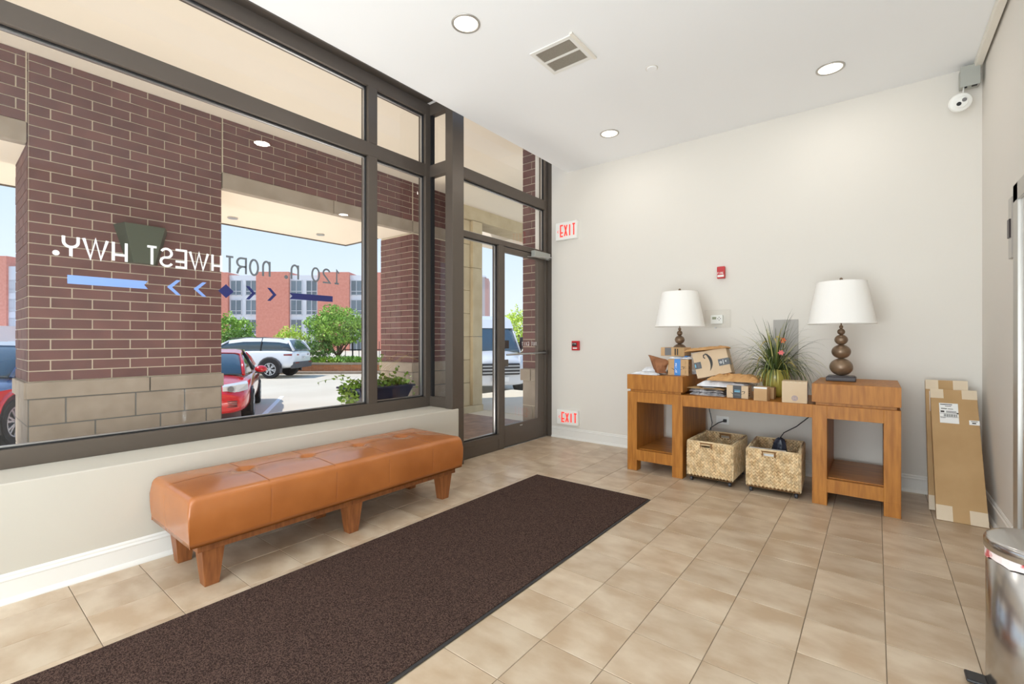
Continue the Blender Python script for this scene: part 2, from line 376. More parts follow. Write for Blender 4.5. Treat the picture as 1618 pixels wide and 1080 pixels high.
# ---- floor with its tiles
floor = struct('floor', -3.40, XR+.02, -3.6, YB+.02, -.10, -.0022, 'grout')
SXT, SYT, OX, OY = .2821, .2850, -.8146, 1.874
g = .0032
def tilemesh(w, d, name='tile'):
    bm = bmesh.new(); B(bm, -w/2, w/2, -d/2, d/2, -.012, 0)
    top = [e for e in bm.edges if all(v.co.z > -.001 for v in e.verts)]
    bmesh.ops.bevel(bm, geom=top, offset=.0012, segments=1, affect='EDGES')
    return meshof(bm, 'tile')
tm_full = tilemesh(SXT-g, SYT-g)
far = bmesh.new(); cache = {}
for i in range(-10, 7):
    for j in range(-21, 13):
        x0, x1 = OX+SXT*i, OX+SXT*(i+1); y0, y1 = OY+SYT*j, OY+SYT*(j+1)
        xc0, xc1 = max(x0, -3.36), min(x1, XR); yc0, yc1 = max(y0, -3.5), min(y1, YB)
        if xc1-xc0 < .02 or yc1-yc0 < .02: continue
        # left of the doorway the knee wall covers the floor
        if y0 < .35 and not (y1 > -.05 and x0 < -2.4):
            vis = False
        else: vis = y1 > 0
        if not vis:
            B(far, xc0+g/2, xc1-g/2, yc0+g/2, yc1-g/2, -.012, 0); continue
        w_, d_ = round(xc1-xc0-g, 4), round(yc1-yc0-g, 4)
        me = tm_full if (abs(w_-(SXT-g)) < .001 and abs(d_-(SYT-g)) < .001) else cache.setdefault((w_, d_), tilemesh(w_, d_))
        inst('tile', me, ((xc0+xc1)/2, (yc0+yc1)/2, random.uniform(-.0004, .0004)), floor)
finish('tile_field', far, 'tile', floor, kind='stuff')

# ---- walls, ceiling
struct('wall_back', -3.56, XR+.2, YB, YB+.15, -.1, 3.80, 'wall')
wr = struct('wall_right', XR, XR+.15, -3.6, YB, -.1, 3.80, 'wall')
struct('wall_front', -3.6, XR+.2, -3.75, -3.6, -.1, 3.80, 'wall')
ceil = struct('ceiling', XE, XR+.05, -3.6, YB, CE, CE+.16, 'ceiling')
struct('trim_1', -3.75, XE-.02, -3.6, 3.34, 3.70, 3.80, 'ceiling')
struct('trim_9', -3.35, XE-.02, 3.34, YB, 3.70, 3.80, 'ceiling')
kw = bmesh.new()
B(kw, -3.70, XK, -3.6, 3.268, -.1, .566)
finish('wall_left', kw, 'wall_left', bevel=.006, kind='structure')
# baseboards: profile swept along the wall
def baseboard(name, p0, p1, nrm):
    prof = [(0, 0), (.028, 0), (.028, .006), (.022, .018), (.014, .026), (.013, .105), (.016, .108), (.016, .114), (.010, .122), (.010, .131), (.004, .14), (0, .14)]
    bm = bmesh.new(); p0 = Vector(p0); p1 = Vector(p1); n = Vector(nrm)
    loft(bm, [[p+n*a+Vector((0, 0, b)) for a, b in prof] for p in (p0, p1)])
    return finish(name, bm, 'trim', kind='structure')
baseboard('baseboard_left', (XK, -3.6, 0), (XK, 3.268, 0), (1, 0, 0))
baseboard('baseboard_back', (-3.29, YB, 0), (XR, YB, 0), (0, -1, 0))
baseboard('baseboard_right', (XR, 3.99, 0), (XR, YB, 0), (-1, 0, 0))
baseboard('baseboard_rear', (XR, -3.6, 0), (XR, 2.30, 0), (-1, 0, 0))

# ---- window_1: big window of the left wall. Inner face X=-3.60, glass at -3.655
GX = -3.655; FI = -3.60; FO = -3.71
win1 = setting('window_1', (FI, 1.5, .575))
def fr(name, y0, y1, z0, z1, x0=FO, x1=FI, par=win1, m='bronze'):
    return box(name, x0, x1, y0, y1, z0, z1, m, par, bevel=.003)
ZS0, ZS1 = .566, .668      # sill frame
ZT0, ZT1 = 2.915, 3.035    # transom rail
ZH0, ZH1 = 3.545, 3.66     # head
YC = 3.205                 # corner
fr('sill_frame', -3.2, YC, ZS0, ZS1)
fr('transom_rail', -3.2, YC-.04, ZT0, ZT1)
fr('head_frame', -3.2, YC, ZH0, ZH1)
fr('head_trim', -3.2, YC-.03, 3.66, 3.70, -3.62, -3.52)
fr('mullion', 2.475, 2.570, ZS1, ZT0, FO, FI+.002)
fr('mullion', 2.475, 2.570, ZT1, ZH0, FO, FI+.002)
fr('mullion', 3.150, YC+.03, ZS0, ZH1, FO, FI+.001)
fr('mullion', -2.2, -2.1, ZS1, ZH0, FO, FI+.002)
def pane(y0, y1, z0, z1, x=GX, par=win1, name='pane'):
    # thin gasket ring then the pane
    bm = bmesh.new(); t = .008
    for (a, b, c, d) in ((y0, y1, z0, z0+t), (y0, y1, z1-t, z1), (y0, y0+t, z0, z1), (y1-t, y1, z0, z1)):
        B(bm, x-.01, x+.022, a, b, c, d)
    finish('gasket', bm, 'gasket', par, world=True)
    bm = bmesh.new()
    for (a, b, c, d) in ((y0+t, y1-t, z0+t, z0+2*t), (y0+t, y1-t, z1-2*t, z1-t), (y0+t, y0+2*t, z0+t, z1-t), (y1-2*t, y1-t, z0+t, z1-t)):
        B(bm, x-.01, x+.010, a, b, c, d)
    finish('glazing_bead', bm, 'alu', par, world=True)
    bm = bmesh.new(); vs = [bm.verts.new(p) for p in ((x, y0+t, z0+t), (x, y1-t, z0+t), (x, y1-t, z1-t), (x, y0+t, z1-t))]; bm.faces.new(vs)
    return finish(name, bm, 'glass', par, world=True)
for (a, b) in ((-2.1, 2.475), (2.570, 3.150)):
    pane(a, b, ZS1, ZT0); pane(a, b, ZT1, ZH0)
# lettering and arrows on the inside of the glass, reading right from outside
LX = GX+.002
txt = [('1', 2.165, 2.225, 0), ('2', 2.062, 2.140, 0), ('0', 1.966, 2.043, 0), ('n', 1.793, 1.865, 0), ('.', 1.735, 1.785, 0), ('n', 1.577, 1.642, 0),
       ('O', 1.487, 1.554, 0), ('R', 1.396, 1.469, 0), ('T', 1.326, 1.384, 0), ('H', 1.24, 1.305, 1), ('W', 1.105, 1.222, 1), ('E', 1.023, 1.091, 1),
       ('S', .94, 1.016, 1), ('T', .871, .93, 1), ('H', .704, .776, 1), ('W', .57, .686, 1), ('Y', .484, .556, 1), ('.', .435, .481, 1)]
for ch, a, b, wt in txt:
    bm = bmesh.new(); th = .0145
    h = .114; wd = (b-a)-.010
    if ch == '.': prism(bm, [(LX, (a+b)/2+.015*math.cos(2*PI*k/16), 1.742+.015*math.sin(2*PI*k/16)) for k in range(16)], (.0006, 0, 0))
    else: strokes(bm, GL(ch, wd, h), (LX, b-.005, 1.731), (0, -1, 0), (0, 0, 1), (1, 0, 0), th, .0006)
    finish('letter', bm, 'vinylwhite' if wt else 'vinylshade', win1, world=True, label=('white vinyl letter' if wt else 'vinyl letter with shade painted in'))
def flat(pts, m, lab):
    bm = bmesh.new(); prism(bm, [(LX, y, z) for y, z in pts], (.0006, 0, 0)); return finish('arrow_mark', bm, m, win1, world=True, label=lab)
flat([(.505, 1.622), (.880, 1.622), (.860, 1.597), (.880, 1.572), (.505, 1.572)], 'vinylblue', 'light blue bar with a notched end')
def chev(y0, y1, m, lab):   # tip at y0
    s = 1 if y1 > y0 else -1; w_ = .022*s
    flat([(y0, 1.595), (y1-w_, 1.645), (y1+w_*.1, 1.645), (y0+w_*1.25, 1.595), (y1+w_*.1, 1.546), (y1-w_, 1.546)], m, lab)
chev(.981, 1.055, 'vinylblue', 'light blue chevron'); chev(1.131, 1.206, 'vinylblue', 'light blue chevron')
flat([(1.281, 1.595), (1.331, 1.645), (1.381, 1.595), (1.331, 1.546)], 'vinylblueshade', 'blue diamond with shade painted in')
chev(1.531, 1.465, 'vinylblueshade', 'blue chevron with shade painted in'); chev(1.685, 1.618, 'vinylblueshade', 'blue chevron with shade painted in')
flat([(1.786, 1.620), (2.157, 1.620), (2.157, 1.571), (1.786, 1.571), (1.808, 1.596)], 'vinylblueshade', 'blue bar with a notched end, shade painted in')

# ---- window_2: narrow return light between window corner and column (plane Y = 3.205)
win2 = setting('window_2', (-3.5, 3.205, .575))
def fr2(name, x0, x1, z0, z1): return box(name, x0, x1, 3.205, 3.27, z0, z1, 'bronze', win2, bevel=.003)
fr2('sill_frame', -3.60, -3.352, ZS0, ZS1); fr2('transom_rail', -3.60, -3.352, ZT0, ZT1); fr2('head_frame', -3.60, -3.352, ZH0, ZH1)
for z0, z1 in ((ZS1, ZT0), (ZT1, ZH0)):
    box('gasket', -3.598, -3.575, 3.215, 3.25, z0, z1, 'gasket', win2)
    bm = bmesh.new(); vs = [bm.verts.new(p) for p in ((-3.575, 3.235, z0), (-3.34, 3.235, z0), (-3.34, 3.235, z1), (-3.575, 3.235, z1))]; bm.faces.new(vs)
    finish('pane', bm, 'glass', win2, world=True)
# column between window and storefront
struct('trim_2', -3.352, -3.25, 3.187, 3.345, .5665, 3.70, 'bronze', bevel=.003)
struct('trim_3', -3.42, -3.252, 3.270, 3.345, -.005, .5665, 'bronze')

# ---- window_3: storefront (sidelight and transoms)
SF = -3.355; SG = -3.41
win3 = setting('window_3', (SF, 4.0, 0))
def fr3(name, y0, y1, z0, z1, x0=SF-.10, x1=SF, m='bronze'): return box(name, x0, x1, y0, y1, z0, z1, m, win3, bevel=.003)
YA, YM0, YM1, YD, YE = 3.345, 4.022, 4.113, 4.985, 5.015
fr3('jamb_frame', YA, 3.43, 0, 3.955)
fr3('base_panel', 3.43, YM0, 0, .165, SF-.09, SF-.004)
fr3('base_rail', 3.43, YM0, .12, .175, SF-.10, SF+.002)
fr3('mullion', YM0, YM1, 0, 2.325)
fr3('jamb_frame', YD-.03, YE, 0, 3.955)
fr3('door_head', 3.43, YD-.03, 2.325, 2.385)
fr3('transom_rail', 3.43, YD-.03, 2.925, 3.04)
fr3('threshold', YM1, YD, -.008, .006, SF-.12, SF+.01, 'alu')
def pane3(y0, y1, z0, z1): return pane(y0, y1, z0, z1, SG, win3)
pane3(3.43, YM0, .175, 2.325); pane3(3.43, YD-.03, 2.385, 2.925); pane3(3.43, YD-.03, 3.04, 3.955)
# ---- door_1
d1 = setting('door_1', (SF, 4.11, 0))
def fd(name, y0, y1, z0, z1, x0=SF-.05, x1=SF-.005, m='bronze'): return box(name, x0, x1, y0, y1, z0, z1, m, d1, bevel=.003)
fd('stile', YM1+.004, YM1+.02, .008, 2.318); fd('stile', 4.795, YD-.035, .008, 2.318, m='bronze')
fd('top_rail', YM1+.02, 4.795, 2.255, 2.318); fd('kick_panel', YM1+.02, 4.795, .008, .255)
bm = bmesh.new(); vs = [bm.verts.new(p) for p in ((SF-.03, YM1+.02, .255), (SF-.03, 4.795, .255), (SF-.03, 4.795, 2.255), (SF-.03, YM1+.02, 2.255))]; bm.faces.new(vs)
finish('pane', bm, 'glass', d1, world=True)
bm = bmesh.new(); tube(bm, [(SF+.035, 4.12, 1.075), (SF+.035, 4.93, 1.085)], .011, 10)
pb = finish('push_bar', bm, 'alu', d1, world=True, smooth=True)
box('bar_bracket', SF-.005, SF+.05, 4.905, 4.945, 1.06, 1.11, 'bronze_dark', d1)
box('pull_plate', SF-.06, SF-.035, 4.13, 4.235, .935, 1.015, 'bronze', d1)
box('door_sticker', SF-.028, SF-.026, 4.14, 4.235, 1.145, 1.24, 'lampbase', d1, label='small brown square sticker')
bm = bmesh.new(); write(bm, 'NOT AN EXIT'.replace('N', 'H'), (SF-.026, 4.79, 1.19), (0, -1, 0), (0, 0, 1), (1, 0, 0), .04, .026, .014, .005)
bm.free()
bm = bmesh.new()
o_ = Vector((SF-.026, 4.79, 1.175))
for ch in 'nOT EXIT':
    if ch != ' ': strokes(bm, GL(ch, .026, .042), o_, (0, -1, 0), (0, 0, 1), (1, 0, 0), .005, .0006)
    o_ = o_+Vector((0, -1, 0))*.04
finish('door_lettering', bm, 'vinylwhite', d1, world=True)
box('kick_scuff', SF-.0049, SF-.004, 4.42, 4.47, .215, .228, 'alu', d1)
t = thing('door_closer', 'silver door closer box with arm on the glass door head', 'door closer', (SF, 4.83, 2.33))
box('closer_body', SF+.001, SF+.06, 4.64, 4.985, 2.275, 2.35, 'greybox', t, bevel=.004)
bm = bmesh.new(); tube(bm, [(SF+.05, 4.93, 2.27), (SF+.20, 4.80, 2.262), (SF+.012, 4.55, 2.262)], .006, 6); B(bm, SF+.04, SF+.06, 4.90, 4.95, 2.262, 2.276)
finish('arm', bm, 'alu', t, world=True)

# ---- elevator doorway in right wall (door_2)
d2 = setting('door_2', (XR, 3.2, 0))
box('casing', XR-.022, XR+.001, 3.76, 3.865, 0, 2.13, 'steelflat', d2, bevel=.003)
box('casing', XR-.022, XR+.001, 2.35, 2.45, 0, 2.13, 'steelflat', d2, bevel=.003)
box('casing', XR-.022, XR+.001, 2.35, 3.865, 2.03, 2.13, 'steelflat', d2, bevel=.003)
box('jamb_strip', XR-.018, XR+.001, 3.865, 3.878, 0, 2.12, 'bronze', d2)
box('door_leaf', XR-.010, XR+.001, 2.45, 3.76, 0, 2.03, 'steel', d2)
t = thing('call_indicator', 'tall steel indicator plate on the right wall beside the steel doorway', 'panel', (XR, 3.97, 1.75))
bm = bmesh.new(); loft(bm, [[(XR, 3.915, z0), (XR-.018, 3.93, z0), (XR-.018, 4.01, z0), (XR, 4.025, z0)] for z0 in (1.73, 2.085)])
finish('plate', bm, 'steelflat', t, world=True)
box('display', XR-.026, XR-.017, 3.945, 3.995, 1.85, 1.96, 'lampbase', t, bevel=.002)

# ================================================================== OUTSIDE BUILDING
XP = -6.30; BC = .1016
def brick_mesh(l, axis):
    bm = bmesh.new()
    if axis == 'Y': B(bm, -.04, .006, -l/2, l/2, -.0455, .0455)
    else: B(bm, -l/2, l/2, -.006, .04, -.0455, .0455)
    return meshof(bm, 'brick')
bcache = {}
def bricks(parent, axis, c0, c1, z0, z1, plane, step=.3048, phase=0):
    """running bond bricks on a face: axis Y -> face X=plane looking +X; axis X -> face Y=plane looking -Y"""
    P = parent.location; row = 0; z = z0
    while z < z1-.03:
        hh = BC
        a = c0-(step/2 if (row+phase) % 2 else 0)
        while a < c1-.02:
            b0, b1 = max(a, c0), min(a+step, c1)
            if b1-b0 > .03:
                l = round(b1-b0-.011, 4)
                me = bcache.setdefault((l, axis), brick_mesh(l, axis)) if (l, axis) in bcache else bcache.setdefault((l, axis), brick_mesh(l, axis))
                m = (b0+b1)/2; pr = random.uniform(-.0015, .0015)
                loc = (plane+pr, m, z+BC/2) if axis == 'Y' else (m, plane+pr, z+BC/2)
                o = inst('brick', me, Vector(loc)-P, parent)
                if z+BC > z1: o.scale = (1, 1, max(.2, (z1-z-.01)/.091)); o.location.z = (z+z1)/2-P.z
            a += step
        z += BC; row += 1
def stones(parent, axis, c0, c1, z0, z1, plane, splits, m='stone', proud=.005, nm='stone_block'):
    edges = [c0]+[s for s in splits if c0 < s < c1]+[c1]
    for a, b in zip(edges, edges[1:]):
        if b-a < .02: continue
        if axis == 'Y': box(nm, plane-.1, plane+proud, a+.0055, b-.0055, z0+.0055, z1-.0055, m, parent, bevel=.004, seg=1)
        else: box(nm, a+.004, b-.004, plane-proud, plane+.1, z0+.004, z1-.004, m, parent, bevel=.004, seg=1)

def pier(name, label, x0, x1, y0, y1, zg, ztop, phase=0, zc=.845):
    t = thing(name, label, 'pier', ((x0+x1)/2, (y0+y1)/2, zg))
    box('mortar_core', x0+.002, x1-.002, y0+.002, y1-.002, zg, ztop, 'mortar', t)
    box('joint_bed', x0-.001, x1+.0015, y0-.0015, y1+.001, zg, zc-.01, 'joint', t)
    bricks(t, 'Y', y0, y1, zc, ztop, x1, phase=phase)
    bricks(t, 'X', x0, x1, zc, ztop, y0, phase=phase+1)
    # stone cap course and block courses
    for ax, c0, c1, pl in (('Y', y0-.02, y1+.02, x1), ('X', x0-.02, x1+.02, y0)):
        stones(t, ax, c0, c1, zc-.165, zc, pl, [c0+.95 if ax == 'Y' else 99], proud=.03)
        L = [(.425, .68, [c0+.28, c0+.83, c0+1.28]), (.17, .425, [c0+.5, c0+1.05, c0+1.5]), (-.05, .17, [c0+.28, c0+.83, c0+1.28]), (zg, -.05, [c0+.5, c0+1.05])]
        for z0, z1, sp in L: stones(t, ax, c0+.02, c1-.02, z0, z1, pl, sp, proud=.006)
    return t
pier1 = pier('brick_pier', 'wide dark red brick pier with stone base outside the big window, left', -7.2, XP, .60, 2.246, -.45, 3.965)
pier2 = pier('brick_pier', 'narrow brick pier with stone base, right of the planter box outside', -7.2, XP, 5.219, 6.9, -.45, 3.10, phase=1)
# sconce on pier 1
t = thing('wall_sconce', 'dark green wedge-shaped wall light on the wide brick pier', 'wall light', (XP, 1.43, 2.07))
bm = bmesh.new()
loft(bm, [[(XP+.012, 1.33, 2.07), (XP+.09, 1.37, 2.07), (XP+.09, 1.56, 2.07), (XP+.012, 1.60, 2.07)], [(XP+.012, 1.22, 2.46), (XP+.17, 1.28, 2.47), (XP+.17, 1.63, 2.47), (XP+.012, 1.69, 2.46)]])
finish('housing', bm, 'sconce', t, world=True)
box('mounting_plate', XP, XP+.014, 1.36, 1.56, 2.1, 2.42, 'bronze_dark', t)
# brick spandrel walls above the openings
def spandrel(y0, y1, label):
    t = thing('brick_spandrel', label, 'wall', ((XP-7.2)/2, (y0+y1)/2, 3.105))
    box('mortar_core', -7.198, XP-.002, y0, y1, 3.30, 3.965, 'mortar', t)
    bricks(t, 'Y', y0+.006, y1-.006, 3.30, 3.965, XP)
    box('soffit_panel', -7.2, XP-.10, y0, y1, 3.108, 3.30, 'soffit', t)
    sp = [y0+(y1-y0)*k/2 for k in (1,)] if y1-y0 > 2 else []
    edges = [y0]+sp+[y1]
    for a, b in zip(edges, edges[1:]): box('stone_lintel', XP-.10, XP+.012, a+.004, b-.004, 3.105, 3.30, 'stone', t, bevel=.004, seg=1)
spandrel(-3.6, .594, 'brick band over a stone lintel left of the wide pier outside')
spandrel(2.252, 5.213, 'brick band over a long stone lintel between the two brick piers')
spandrel(5.219, 6.9, 'brick band over the narrow pier, mostly behind the window corner')
# soffits
struct('trim_4', -7.2, -3.70, -3.6, 9.0, 3.965, 4.05, 'soffit')
can = thing('entrance_canopy', 'cream flat canopy with round downlights beyond the brick piers', 'canopy', (-7.7, 2.9, 3.105))
box('slab', -8.25, -7.2, -6, 5.15, 3.12, 3.9, 'soffit', can)
box('edge_trim', -8.27, -8.25, -6, 5.17, 3.10, 3.9, 'bronze', can); box('edge_trim', -8.25, -7.2, 5.15, 5.17, 3.10, 3.9, 'bronze', can)
for y in (2.916, 4.342, 0.2):
    bm = bmesh.new(); lathe(bm, [(.07, 0), (.07, .02), (.045, .02)], (-7.75, y, 3.102), 20); finish('downlight', bm, 'alu', can, world=True)
t = thing('upper_facade', 'building wall above the arcade', 'wall', (-7.2, 2, 4.05))
t['label'] = 'brick upper wall of this building above the outer arcade'
box('mortar_core', -7.2, -6.9, -3.6, 6.9, 4.05, 5.0, 'mortar', t)
# brick wing wall right of the door
wing = thing('brick_wing_wall', 'brick wall with stone base just outside the door hinge side', 'wall', (-3.66, 5.2, 0))
box('mortar_core', -3.87, -3.46, 5.162, 5.5, -.05, 3.965, 'mortar', wing)
bricks(wing, 'X', -3.873, -3.46, .845, 3.965, 5.16)
stones(wing, 'X', -3.90, -3.46, .68, .845, 5.16, [-3.72], proud=.03)
stones(wing, 'X', -3.873, -3.46, .34, .68, 5.16, [])
stones(wing, 'X', -3.873, -3.46, -.02, .34, 5.16, [-3.70])
# facade backing above/around window (outside face), closes the slot to the room
struct('wall_outer', -3.72, -3.30, 3.345, YB+.2, 3.955, 4.05, 'soffit')
struct('trim_5', -3.74, -3.70, -3.6, 3.4, 3.66, 3.98, 'bronze')
struct('trim_6', -3.46, -3.30, 5.015, 5.2, -.05, 3.98, 'bronze')
# limestone pier and beam seen through the side light
lp = thing('limestone_pier', 'tan limestone pier seen through the glass left of the door', 'pier', (-5.9, 5.95, 0))
box('plinth', -5.93, -5.50, 5.62, 6.16, -.03, .10, 'limestone', lp, bevel=.01)
zz = [.10, .50, .90, 1.30, 1.70, 2.10, 2.50, 2.90, 3.32]
for k, (a, b) in enumerate(zip(zz, zz[1:])):
    box('stone_block', -5.91, -5.56, 5.66, 5.88, a+.003, b-.003, 'limestone', lp, bevel=.004, seg=1)
for a, b in ((.10, 1.30), (1.30, 2.50), (2.50, 3.32)):
    box('pilaster_block', -5.88, -5.50, 5.886, 6.13, a+.003, b-.003, 'limestone', lp, bevel=.004, seg=1)
lb = thing('limestone_beam', 'tan stone beam running right from the limestone pier under the soffit', 'beam', (-5.7, 7.3, 3.3))
box('lower_course', -5.95, -5.50, 5.66, 9.3, 3.326, 3.55, 'limestone', lb, bevel=.006); box('upper_course', -5.90, -5.58, 5.66, 9.3, 3.55, 3.965, 'soffit', lb, bevel=.006)
lb2 = box('canopy_fascia', -7.6, -5.95, 8.2, 9.6, 3.52, 3.9, 'soffit'); tag(lb2, 'cream outer canopy slab beyond the stone beam', 'canopy')

# ---- ground outside
pv = struct('trim_7', -7.25, -3.46, -3.6, 9.2, -.16, -.018, 'mortar')
pave_me = {}
for i in range(8):
    for j in range(16):
        x0 = -7.25+i*.474; y0 = -.9+j*.474
        if y0+.474 > 6.2 or y0 < -1: continue
        if 'p' not in pave_me:
            bm = bmesh.new(); B(bm, -.233, .233, -.233, .233, -.02, 0); pave_me['p'] = meshof(bm, 'paver')
        inst('paver', pave_me['p'], (x0+.237, y0+.237, -.012+random.uniform(-.001, .001)), pv)
bm = bmesh.new(); loft(bm, [[(-3.46, y, -.012), (-6.2, y, -.012), (-8.4, y, -.449), (-8.4, y, -.7), (-3.46, y, -.7)] for y in (6.2, 16)])
finish('trim_8', bm, 'concrete', kind='structure')
grd = struct('ground', -95, -7.25, -60, 60, -.7, -.45, 'concrete')
gr2 = struct('ground_near', -7.3, 30, 9.2, 60, -.7, -.30, 'concrete')
for (ax, ay, bx, by, nm) in ((-10.68, 4.62, -13.95, 6.60, 'painted line on the lot right of the red car'), (-9.5, 1.4, -13.2, 3.6, 'painted line on the lot left of the red car')):
    d = Vector((bx-ax, by-ay, 0)).normalized(); n = Vector((-d.y, d.x, 0))*.055
    bm = bmesh.new(); prism(bm, [Vector((ax, ay, -.449))+n, Vector((bx, by, -.449))+n, Vector((bx, by, -.449))-n, Vector((ax, ay, -.449))-n], (0, 0, .004))
    tag(finish('parking_line', bm, 'linepaint'), 'white '+nm, 'road marking')

# ================================================================== CARS
def wheel(parent, x, y, side, r=.33, wd=.22, spokes=5, zc=None):
    zc = r if zc is None else zc
    bm = bmesh.new()
    lathe(bm, [(r*.66, -wd/2), (r*.93, -wd/2), (r, -wd/2+.03), (r, wd/2-.03), (r*.93, wd/2), (r*.66, wd/2)], (x, y, zc), 28, 'Y', cap=False)
    lathe(bm, [(r*.66, -wd/2+.02), (r*.66, wd/2-.02)], (x, y, zc), 28, 'Y')
    w_ = finish('wheel', bm, 'tyre', parent, smooth=False)
    bm = bmesh.new(); yo = y+side*(wd/2-.012)
    lathe(bm, [(r*.66, -.01), (r*.66, .012), (r*.60, .012), (r*.60, -.01)], (x, yo, zc), 28, 'Y', cap=False)
    lathe(bm, [(r*.16, -.01), (r*.16, .016)], (x, yo, zc), 14, 'Y')
    for k in range(spokes):
        for da in (-.16, .16):
            a = 2*PI*k/spokes+.3; c, s_ = math.cos(a), math.sin(a)
            p0 = Vector((x+r*.10*math.cos(a), yo, zc+r*.10*math.sin(a))); p1 = Vector((x+r*.62*math.cos(a+da), yo, zc+r*.62*math.sin(a+da)))
            n = Vector((-(p1-p0).z, 0, (p1-p0).x)).normalized()*r*.045
            prism(bm, [p0+n, p1+n, p1-n, p0-n], (0, side*.014, 0))
    rr = finish('rim', bm, 'rim', w_)
    return w_
def ring(x, hw, zl, zs, zt, cr):
    h = [(0, zl), (hw*.82, zl), (hw*.97, zl+.10), (hw, (zl+zs)/2), (hw*.985, zs-.06), (hw*.93, zs), (hw*.62, zt), (0, zt+cr)]
    pts = [(x, y, z) for y, z in h]+[(x, -y, z) for y, z in h[-2:0:-1]]
    return pts
def car(name, label, loc, rz, paint, st, gh, wb, wr_, tw, extras=None, glassm='carglass', trimm='grey_plastic', archs=True, spokes=5, rs_=.04, thr=.28):
    t = thing(name, label, 'van' if name == 'van' else 'car', loc, rz)
    bm = bmesh.new(); loft(bm, [ring(*s) for s in st]); bmesh.ops.recalc_face_normals(bm, faces=bm.faces)
    finish('body', bm, paint, t, smooth=True, sub=2)
    # greenhouse: (x, hwb, zb, hwt, zt)
    def gring(g, k=1.0, dz=0):
        x, hb, zb, ht, zt = g
        return [(x, hb, zb), (x, (hb*.35+ht*.65), zb+(zt-zb)*.65), (x, ht, zt-.03*min(1, (zt-zb)*4)), (x, ht*.8, zt), (x, 0, zt+.015), (x, -ht*.8, zt), (x, -ht, zt-.03*min(1, (zt-zb)*4)), (x, -(hb*.35+ht*.65), zb+(zt-zb)*.65), (x, -hb, zb)]
    bm = bmesh.new(); rs = [gring(g) for g in gh]; loft(bm, rs)
    finish('windows', bm, glassm, t, smooth=True)
    # painted roof skin (follows the tops of the tall rings)
    bm = bmesh.new(); tall = [r_ for r_, g_ in zip(rs, gh) if g_[4]-g_[2] > thr]
    rr = []
    for r_ in tall:
        up = [Vector(p)+Vector((0, 0, .012)) for p in r_[2:7]]; up = [up[0].copy(), up[0]+Vector((0, .014, .004))]+up[1:4]+[up[4]+Vector((0, -.014, .004)), up[4].copy()]; up[0] += Vector((0, rs_*.5+.015, -rs_)); up[-1] += Vector((0, -rs_*.5-.015, -rs_))
        rr.append(up)
    vs = loft(bm, [u+[Vector(p)-Vector((0, 0, .02)) for p in reversed(u)] for u in rr])
    finish('roof', bm, paint, t, smooth=False)
    # pillars
    def pillar(ga, gb, rad, m_=paint):
        for s in (1, -1):
            bm = bmesh.new(); tube(bm, [(ga[0], s*ga[1], ga[2]), (ga[0]*.45+gb[0]*.55, s*(ga[1]*.42+gb[1]*.58+.02), ga[2]*.42+gb[2]*.58+.01), (gb[0], s*gb[1], gb[2])], rad, 6)
            finish('pillar', bm, m_, t, smooth=True)
    first, last = tall[0], tall[-1]
    pillar((gh[0][0], gh[0][1], gh[0][2]), (first[2][0], first[2][1], first[2][2]), .035)
    pillar((gh[-1][0], gh[-1][1], gh[-1][2]), (last[2][0], last[2][1], last[2][2]), .055)
    mid = gh[len(gh)//2]
    pillar((mid[0], mid[1], mid[2]), (mid[0], mid[3], mid[4]), .025, 'plastic_b')
    for x in (wb[0], wb[1]):
        for s in (1, -1):
            bm = bmesh.new(); rA = wr_*1.17
            pts = [(x+rA*math.cos(R(a)), s*(tw+wr_*.02), wr_+rA*math.sin(R(a))) for a in range(-20, 201, 20)]
            prism(bm, pts, (0, s*.035, 0)); finish('wheel_arch', bm, 'plastic_b', t)
            if archs:
                bm = bmesh.new(); tube(bm, [(x+(rA+.03)*math.cos(R(a)), s*(tw+.03), wr_+(rA+.03)*math.sin(R(a))) for a in range(-20, 201, 20)], .04, 6)
                finish('arch_trim', bm, trimm, t, smooth=True)
            wheel(t, x, s*(tw-.055), s, wr_, .23, spokes)
    return t
HD = math.atan2(-.50, .87)      # noses point towards the building
def local(o, f, l):  # origin so that the wheel at (f, l) stands at o
    return None
def place(rz, f, l, wx, wy, z):
    c, s = math.cos(rz), math.sin(rz); return (wx-(f*c-l*s), wy-(f*s+l*c), z)
# red sedan: front left wheel at (-10.9, 4.2)
st = [(2.28, .55, .30, .50, .60, .02), (2.22, .74, .22, .58, .68, .02), (2.0, .84, .20, .66, .78, .03), (1.6, .88, .20, .74, .86, .04), (.95, .90, .20, .88, .95, .04),
      (.2, .90, .20, .92, .95, .0), (-1.2, .90, .20, .95, .98, .0), (-1.8, .88, .22, .96, 1.03, .01), (-2.2, .82, .26, .92, 1.02, .01), (-2.32, .66, .34, .8, .92, .0)]
gh = [(1.12, .70, .93, .62, .97), (.75, .76, .94, .60, 1.18), (.30, .80, .95, .57, 1.38), (-.2, .81, .95, .56, 1.45), (-.8, .81, .96, .56, 1.45), (-1.3, .78, .98, .55, 1.36), (-1.85, .72, 1.02, .62, 1.08)]
RH = R(-25.9)
rc = car('car', 'bright red sedan parked nose-in beside the wide brick pier outside', place(RH, 1.32, .79, -10.72, 4.33, -.45), RH, 'redpaint', st, gh, (1.32, -1.32), .325, .855, archs=False)
def add(name, bm, m, t, smooth=False, **k): return finish(name, bm, m, t, smooth=smooth, **k)
